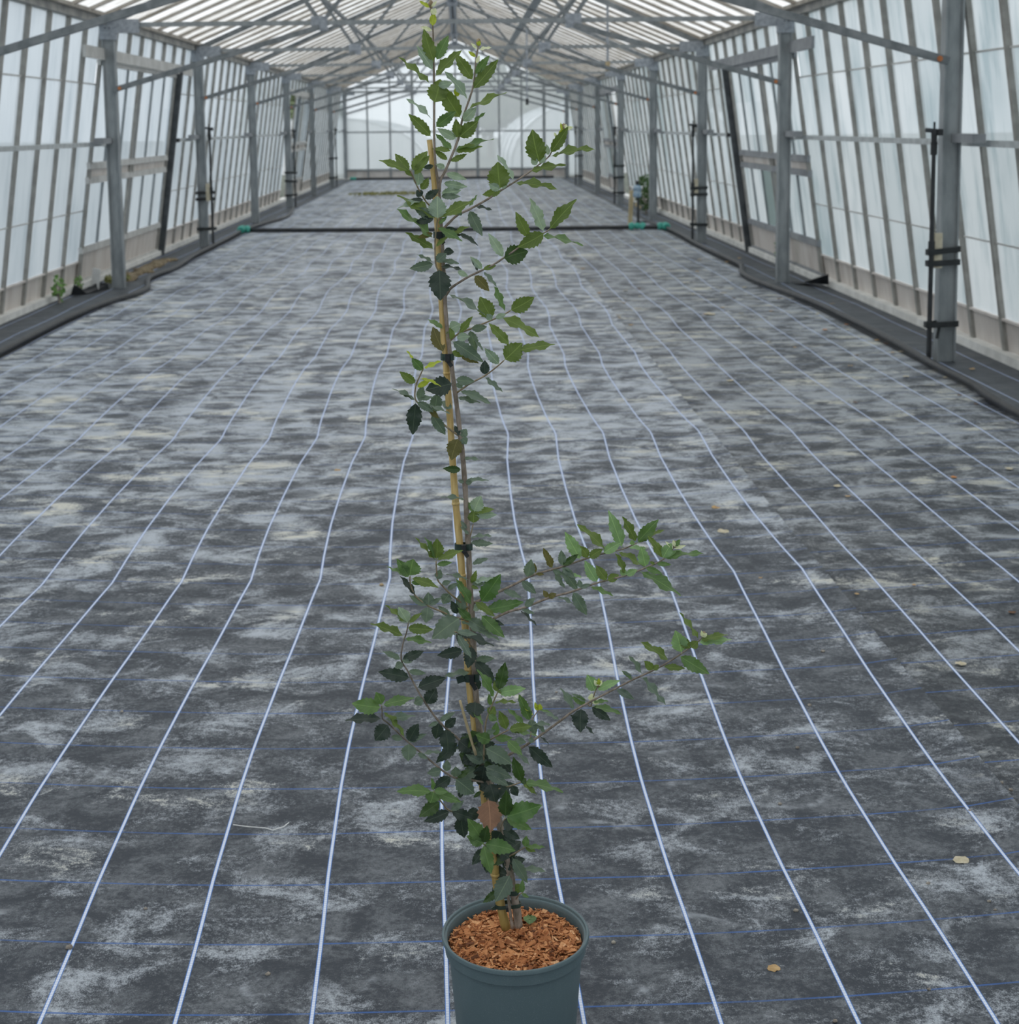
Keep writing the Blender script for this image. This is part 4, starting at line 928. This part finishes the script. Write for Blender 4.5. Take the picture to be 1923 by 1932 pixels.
for k_ in range(46):
    yy = rl.uniform(1385, 1650); xx = next(x0+(x1-x0)*(y0-yy)/(y0-y1) for (x0, y0, _a), (x1, y1, _b) in zip(TR, TR[1:]) if y1 <= yy <= y0)
    an = rl.uniform(0, 6.28); ll = rl.uniform(34, 56)
    if abs(yy-1545) < 45: continue
    LV.append((xx+rl.uniform(-6, 6), yy, xx+math.cos(an)*ll, yy+math.sin(an)*ll*.75, ll*rl.uniform(.34, .55), rl.choice('dddmdv'), rl.uniform(.0, .045)))
ITEMS = []
for bx, by, tx, ty, wd, k, dY in LV:
    best = min(SKEL, key=lambda q: (q[0][0]-bx)**2+(q[0][1]-by)**2)
    dist = math.hypot(best[0][0]-bx, best[0][1]-by)
    Yb = best[1]-.004
    if dist < 14 and (best[0][0]-bx)**2+(best[0][1]-by)**2 > 4:       # let the stalk start on the twig itself
        bx, by = bx+(best[0][0]-bx)*.55, by+(best[0][1]-by)*.55
    Lpx = math.hypot(tx-bx, ty-by); Lm = Lpx/ppm(at(bx, by, Yb))
    if dY is not None: Yt = Yb+dY; Yb += min(0, dY)*.4
    else: Yt = Yb+rl.uniform(-.38, .16)*Lm
    P0, P1 = at(bx, by, Yb), at(tx+(tx-bx)*.05, ty+(ty-by)*.05, Yt)
    ax = P1-P0; ln = ax.length; ax.normalize()
    view = ((P0+P1)/2-CAM).normalized()
    side = ax.cross(view).normalized()
    wm = wd/ppm((P0+P1)/2)*1.2
    true = max(wm, .33*ln); ang = math.acos(min(1, wm/true))
    nrm = side.cross(ax).normalized()
    if nrm.dot(view) > 0: nrm = -nrm; side = -side
    a1 = Matrix.Rotation(ang, 3, ax) @ nrm; a2 = Matrix.Rotation(-ang, 3, ax) @ nrm
    nn = a1 if a1.z >= a2.z else a2
    ss = ax.cross(nn).normalized()
    mm = Matrix((ss*true, ax*ln, nn*ln*.8)).transposed().to_4x4(); mm.translation = P0
    ITEMS.append((Lpx*max(wd, 6), mm, k))
ITEMS.sort(key=lambda q: -q[0])
lms = []
for dta in LD:
    me = make_leaf_me(dta); me.materials.append(LM['g']); lms.append(me)
dead = make_leaf_me(LD[3], 'dead_leaf'); dead.materials.append(LM['b'])
soff = world_loc(SAP)
rest_v, rest_f, rest_uv, rest_m = [], [], [], []
kinds = list(LM.keys())
for i, (ar, mm, k) in enumerate(ITEMS):
    vi = rl.randrange(len(lms))
    if i < 298:
        o = bpy.data.objects.new('dead_leaf' if k == 'b' else 'leaf', dead if k == 'b' else lms[vi])
        link(o, SAP); m2 = mm.copy(); m2.translation = mm.translation-soff; o.matrix_local = m2
        if k == 'b': o['label'] = 'brown withered leaf'
        else:
            o.material_slots[0].link = 'OBJECT'; o.material_slots[0].material = LM[k]
    else:
        vs_, fs_, uv_ = LD[vi]; n = len(rest_v)
        rest_v += [(mm @ Vector(p))-soff for p in vs_]; rest_uv += uv_
        rest_f += [tuple(a+n for a in f) for f in fs_]; rest_m += [kinds.index(k)]*len(fs_)
if rest_v:
    me = make_leaf_me((rest_v, rest_f, rest_uv), 'small_leaves')
    for k in kinds: me.materials.append(LM[k])
    for p, mi in zip(me.polygons, rest_m): p.material_index = mi
    o = bpy.data.objects.new('small_leaves', me); link(o, SAP); o['kind'] = 'stuff'
# buds at the shoot tips
for x, y, Y in ((813, 8, YP), (903, 80, YP+.03), (1064, 240, YP+.04), (1274, 1027, YP-.05), (1328, 1198, YP-.04), (1129, 1290, YP-.02)):
    MB().blob(at(x, y, Y), .004, 1, 1, 1.6, 8).build('bud', MT['twig'], SAP, True)
tag(SAP, 'young evergreen oak sapling with toothed green leaves, staked in the pot', 'tree')

# cane, thin stick, ties
CN = [(955,1752,18),(943,1700,17.5),(931,1625,17),(919,1540,16.5),(907,1450,16),(896,1365,15.5),(887,1300,15),(882,1235,15),(878.5,1190,15),(875,1130,14.5),(870,1060,14),(865,1000,14),(859,940,13.7),(853,850,13.2),(847,760,13),(842,690,12.6),(836,620,12.2),(832,540,12),(826,440,11.6),(822,380,11.3),(818,330,11),(810.5,264,10.8)]
cane = empty('bamboo_cane', at(955, 1752, YP-.02))
tube_px([(x, y) for x, y, _ in CN], [YP+.007]*len(CN), [w_ for *_, w_ in CN], 'culm', MT['cane'], cane)
def cane_at(y):
    for (x0, y0, w0), (x1, y1, w1) in zip(CN, CN[1:]):
        if y1 <= y <= y0: t_ = (y0-y)/(y0-y1); return x0+(x1-x0)*t_, w0+(w1-w0)*t_
def trunk_at(y):
    for (x0, y0, w0), (x1, y1, w1) in zip(TR, TR[1:]):
        if y1 <= y <= y0: t_ = (y0-y)/(y0-y1); return x0+(x1-x0)*t_, w0+(w1-w0)*t_
for y in (704, 845, 950, 1085, 1262, 1400, 1560, 1650):
    x, w_ = cane_at(y); a = at(x, y+3, YP+.007); b = at(x, y-3, YP+.007); r_ = w_/2/ppm(a)
    MB().tube([a, (a+b)/2, b], [r_*1.0, r_*1.16, r_*1.0], 12).build('node_ring', MT['cane'], cane, True)
MB().tube([at(810.5, 264.5, YP+.007), at(810.4, 263.4, YP+.007)], 5.2/ppm(at(810, 264, YP)), 12).build('cut_end', MT['block'], cane)
tag(cane, 'long yellow bamboo cane standing against the sapling trunk', 'cane')
stick = empty('cane_stick', at(896, 1420, YP-.03))
tube_px([(898, 1424), (882, 1372), (868, 1322)], [YP-.022, YP-.03, YP-.035], [5.5, 5.5, 5], 'stick', MT['wood'], stick)
tag(stick, 'thin pale cut stick leaning among the dark lower leaves', 'stick')
def tie(y, dy, hgt, lab, left=0., tail=True):
    cx, cw = cane_at(y); tx, tw = trunk_at(y+dy)
    q = empty('plant_tie', at((cx+tx)/2, y, YP))
    Pc, Pt = at(cx, y, YP+.007), at(tx, y+dy, YP); rc, rt = cw/2/ppm(Pc)+.0012, tw/2/ppm(Pt)+.0012
    z = Vector((0, 0, hgt/2/ppm(Pc))); ring = []
    for i in range(9): a = math.pi/2+math.pi*i/8; ring.append((Pc+Vector((math.cos(a)*rc, math.sin(a)*rc, 0))))
    for i in range(9): a = -math.pi/2+math.pi*i/8; ring.append((Pt+Vector((math.cos(a)*rt, math.sin(a)*rt, 0))))
    ctr = (Pc+Pt)/2; m_ = MB(); n = len(ring); th = .0012
    for p in ring:
        d = (p-ctr).normalized()*th
        m_.v += [p-z, p+z, p+z+d, p-z+d]
    for i in range(n):
        a = i*4; b = ((i+1) % n)*4
        m_.f += [(a, b, b+1, a+1), (a+2, b+2, b+3, a+3), (a+1, b+1, b+2, a+2), (a+3, b+3, b, a)]
    m_.build('band', MT['tie'], q)
    MB().box(ctr+Vector((-.004, -rc-.008, -z.z*1.1)), ctr+Vector((.003, -rc-.001, z.z*1.1))).build('stud', MT['strap'], q)
    if tail: MB().bar(ctr+Vector((0, -rc-.004, -z.z)), ctr+Vector((.006, -rc-.006, -z.z*2.6)), .006, .0015, (0, 1, 0)).build('tail', MT['strap'], q)
    if left: MB().bar(Pc+Vector((-rc, -rc*.6, 0)), Pc+Vector((-rc-left, -rc*.8, -.003)), .002, z.z*1.8).build('loose_end', MT['tie'], q)
    tag(q, lab, 'plant tie', 'green ties holding the sapling to the cane')
tie(443, 0, 12, 'dark green tie at the topmost fork beside the cross pipe')
tie(673, 0, 12.5, 'dark green tie just above a bamboo node with a dark hole')
tie(1031, 0, 12.5, 'green tie bridging the gap between cane and bare trunk')
tie(1277, 0, 15, 'green tie with a loose end, above the thin pale stick', .012)
tie(1680, 2, 9, 'green tie low on the trunk just above the pot rim', 0, False)
tie(1708, -2, 7, 'lowest green tie, knotted just above the bark mulch', .006, False)
sd = empty('seedling', onfloor(1000, 1748, .219))
for k, a in enumerate((20, 150, 265)):
    b = sd.location+Vector((0, 0, .012)); d = Vector((math.cos(math.radians(a)), math.sin(math.radians(a)), .2))*.012
    n_ = Vector((0, -.3, 1)).normalized(); ss = d.cross(n_).normalized()*.014
    o = bpy.data.objects.new('leaf', lms[k]); link(o, sd); mm = Matrix((ss, d, n_*.012)).transposed().to_4x4(); mm.translation = b-sd.location; o.matrix_local = mm
    o.material_slots[0].link = 'OBJECT'; o.material_slots[0].material = LM['g']
MB().tube([sd.location+Vector((0, 0, -.006)), sd.location+Vector((0, 0, .013))], .0012, 6).build('stem', LM['g'], sd)
tag(sd, 'tiny green seedling sprouting from the bark mulch', 'seedling')

# ------------------------------------------------------------------ fallen leaves and pebbles on the cloth
FM = [simple('dry_leaf_a', (.42, .27, .12), (.58, .40, .20), 60, .8), simple('dry_leaf_b', (.50, .44, .30), (.64, .58, .44), 60, .8), simple('dry_leaf_c', (.10, .055, .035), (.2, .11, .06), 60, .8), simple('dry_leaf_d', (.48, .18, .05), (.62, .30, .10), 60, .8)]
def fl_mesh(seed):
    rr = random.Random(seed); n = 14; vs = [(0, 0, .14)]; 
    for i in range(n):
        a = 2*math.pi*i/n; r_ = (.5+.05*rr.uniform(-1, 1))*(1-.22*abs(math.sin(a)))*(1.12 if i == 0 else 1)
        vs.append((r_*math.cos(a), r_*math.sin(a), .04+.22*rr.random()**2))
    vs += [(x, y, z+.03) for x, y, z in vs]
    k = n+1; fs = [(0, 1+i, 1+(i+1) % n) for i in range(n)] + [(k, k+1+(i+1) % n, k+1+i) for i in range(n)]+[(1+i, k+1+i, k+1+(i+1) % n, 1+(i+1) % n) for i in range(n)]
    me = bpy.data.meshes.new('fallen_leaf'); me.from_pydata(vs, [], fs); me.update(); me.materials.append(FM[0]); return me
FME = [fl_mesh(i) for i in range(6)]
def fallen(x, y, px, mi, lab, grp=None):
    p = onfloor(x, y, .0); s_ = px/(FPX/((p-CAM).dot(fwd)))
    o = bpy.data.objects.new('fallen_leaf', FME[R.randrange(6)]); link(o); o.location = p+Vector((0, 0, -.001))
    o.scale = (s_*1.05, s_*1.25, s_*.55); o.rotation_euler = (0, 0, R.uniform(0, 6.28))
    o.material_slots[0].link = 'OBJECT'; o.material_slots[0].material = FM[mi]
    tag(o, lab, 'leaf', grp)
fallen(1460, 1827, 24, 0, 'tan dry leaf lying flat on the dark cloth near the pot', None)
fallen(1813, 1623, 30, 1, 'pale torn dry leaf near the sheet seam', None)
fallen(1632, 1213, 24, 1, 'pale dry leaf curled beside the seam, halfway up the bay', None)
fallen(1340, 593, 20, 1, 'largest pale leaf scrap among the litter below the hose', None)
fallen(1800, 900, 12, 3, 'single bright orange dry leaf on the cloth', None)
GR = 'dry leaves scattered on the cloth'
for x, y, s_, mi in [(1813,1252,20,1),(1365,1003,22,1),(1350,958,18,0),(1347,834,18,2),(1580,917,14,1),(1600,936,9,0),(1905,884,14,1),(1617,1120,9,0),(1450,645,10,1),(1378,718,13,1),(1415,962,14,2),(1725,1103,8,0),(637,887,13,0),
    (1195,455,7,0),(1235,495,9,1),(1222,494,6,2),(1180,548,10,1),(1205,545,9,2),(1178,571,7,0),(1208,559,7,1),(1205,582,9,1),(1295,533,10,1),(1310,555,9,1),(1316,512,9,0),(1365,553,11,1),(1380,545,9,1),(1405,542,11,1),(1385,563,9,2),(1363,580,9,0),(1332,592,9,3),(1398,591,9,1),(1456,587,9,0),(1470,563,9,2),(1372,494,9,0),(1400,511,9,1),(1520,597,9,1),(1543,592,9,1),(1395,487,8,0),(1320,490,8,0),
    (1085,487,9,2),(1100,507,9,0),(1118,530,8,1),(1130,553,10,0),(1150,580,10,2),(1165,600,12,0),(1168,596,9,1),(1190,613,10,0),
    (1557,622,10,3),(1600,622,9,1),(1597,612,9,3),(1570,573,9,0),(1560,579,9,1),(1655,642,10,0),(1672,648,9,2),(1700,663,9,1),(1710,710,11,1),(1605,690,9,0),(1617,670,8,2),(1685,665,9,0),(1784,712,9,1),(1835,696,11,0),(1811,745,9,2),(1615,759,9,2),(1842,762,9,2),(1500,655,8,0),(1455,735,8,2),(1910,1155,14,2),(1435,1090,10,0)]:
    fallen(x, y, s_, mi, ['small tan dry leaf on the cloth', 'small pale dry leaf on the cloth', 'small dark brown dry leaf on the cloth', 'small orange dry leaf beside the hose'][mi], GR+' ('+['tan', 'pale', 'dark', 'orange'][mi]+')')
PEB = simple('pebble', (.22, .19, .16), (.45, .41, .35), 80, .8)
PBT = simple('tan_pebble', (.42, .30, .16), (.55, .42, .25), 80, .8)
def pebble(x, y, px, m_, lab, grp=None):
    p = onfloor(x, y, 0); s_ = px/2/(FPX/((p-CAM).dot(fwd)))
    o = MB().blob(p+Vector((0, 0, s_*.5)), s_, 1.15, .95, .75, 8, x, .4).build('pebble', m_, None, True); tag(o, lab, 'pebble', grp)
pebble(131, 1790, 13, PEB, 'brownish pebble lying against a white cloth line'); pebble(720, 1105, 8, PBT, 'round tan pebble beside a white line, level with the green tie')
for x, y, s_ in [(506,1840,10),(1158,1780,9),(1502,1720,9),(1472,1518,7),(1528,1332,7),(1505,1412,7),(1576,1928,9),(1752,1668,7),(1890,1478,7),(1908,1492,8),(1866,1702,7),(1878,1718,6),(1753,1868,7),(1553,1230,7),(275,1716,7),(230,1344,6),(1050,1307,5),(1830,1530,6)]:
    pebble(x, y, s_, PEB, 'small grey pebble on the cloth', 'small pebbles on the cloth')
tg = MB().tube([onfloor(440, 1556, .003), onfloor(470, 1560, .004), onfloor(500, 1562, .003), onfloor(515, 1566, .004), onfloor(535, 1560, .003), onfloor(545, 1552, .003)], .0012, 5).build('loose_thread', MT['white_plastic']); tag(tg, 'loose white thread frayed from a cloth line', 'thread')
bpy.context.view_layer.update()
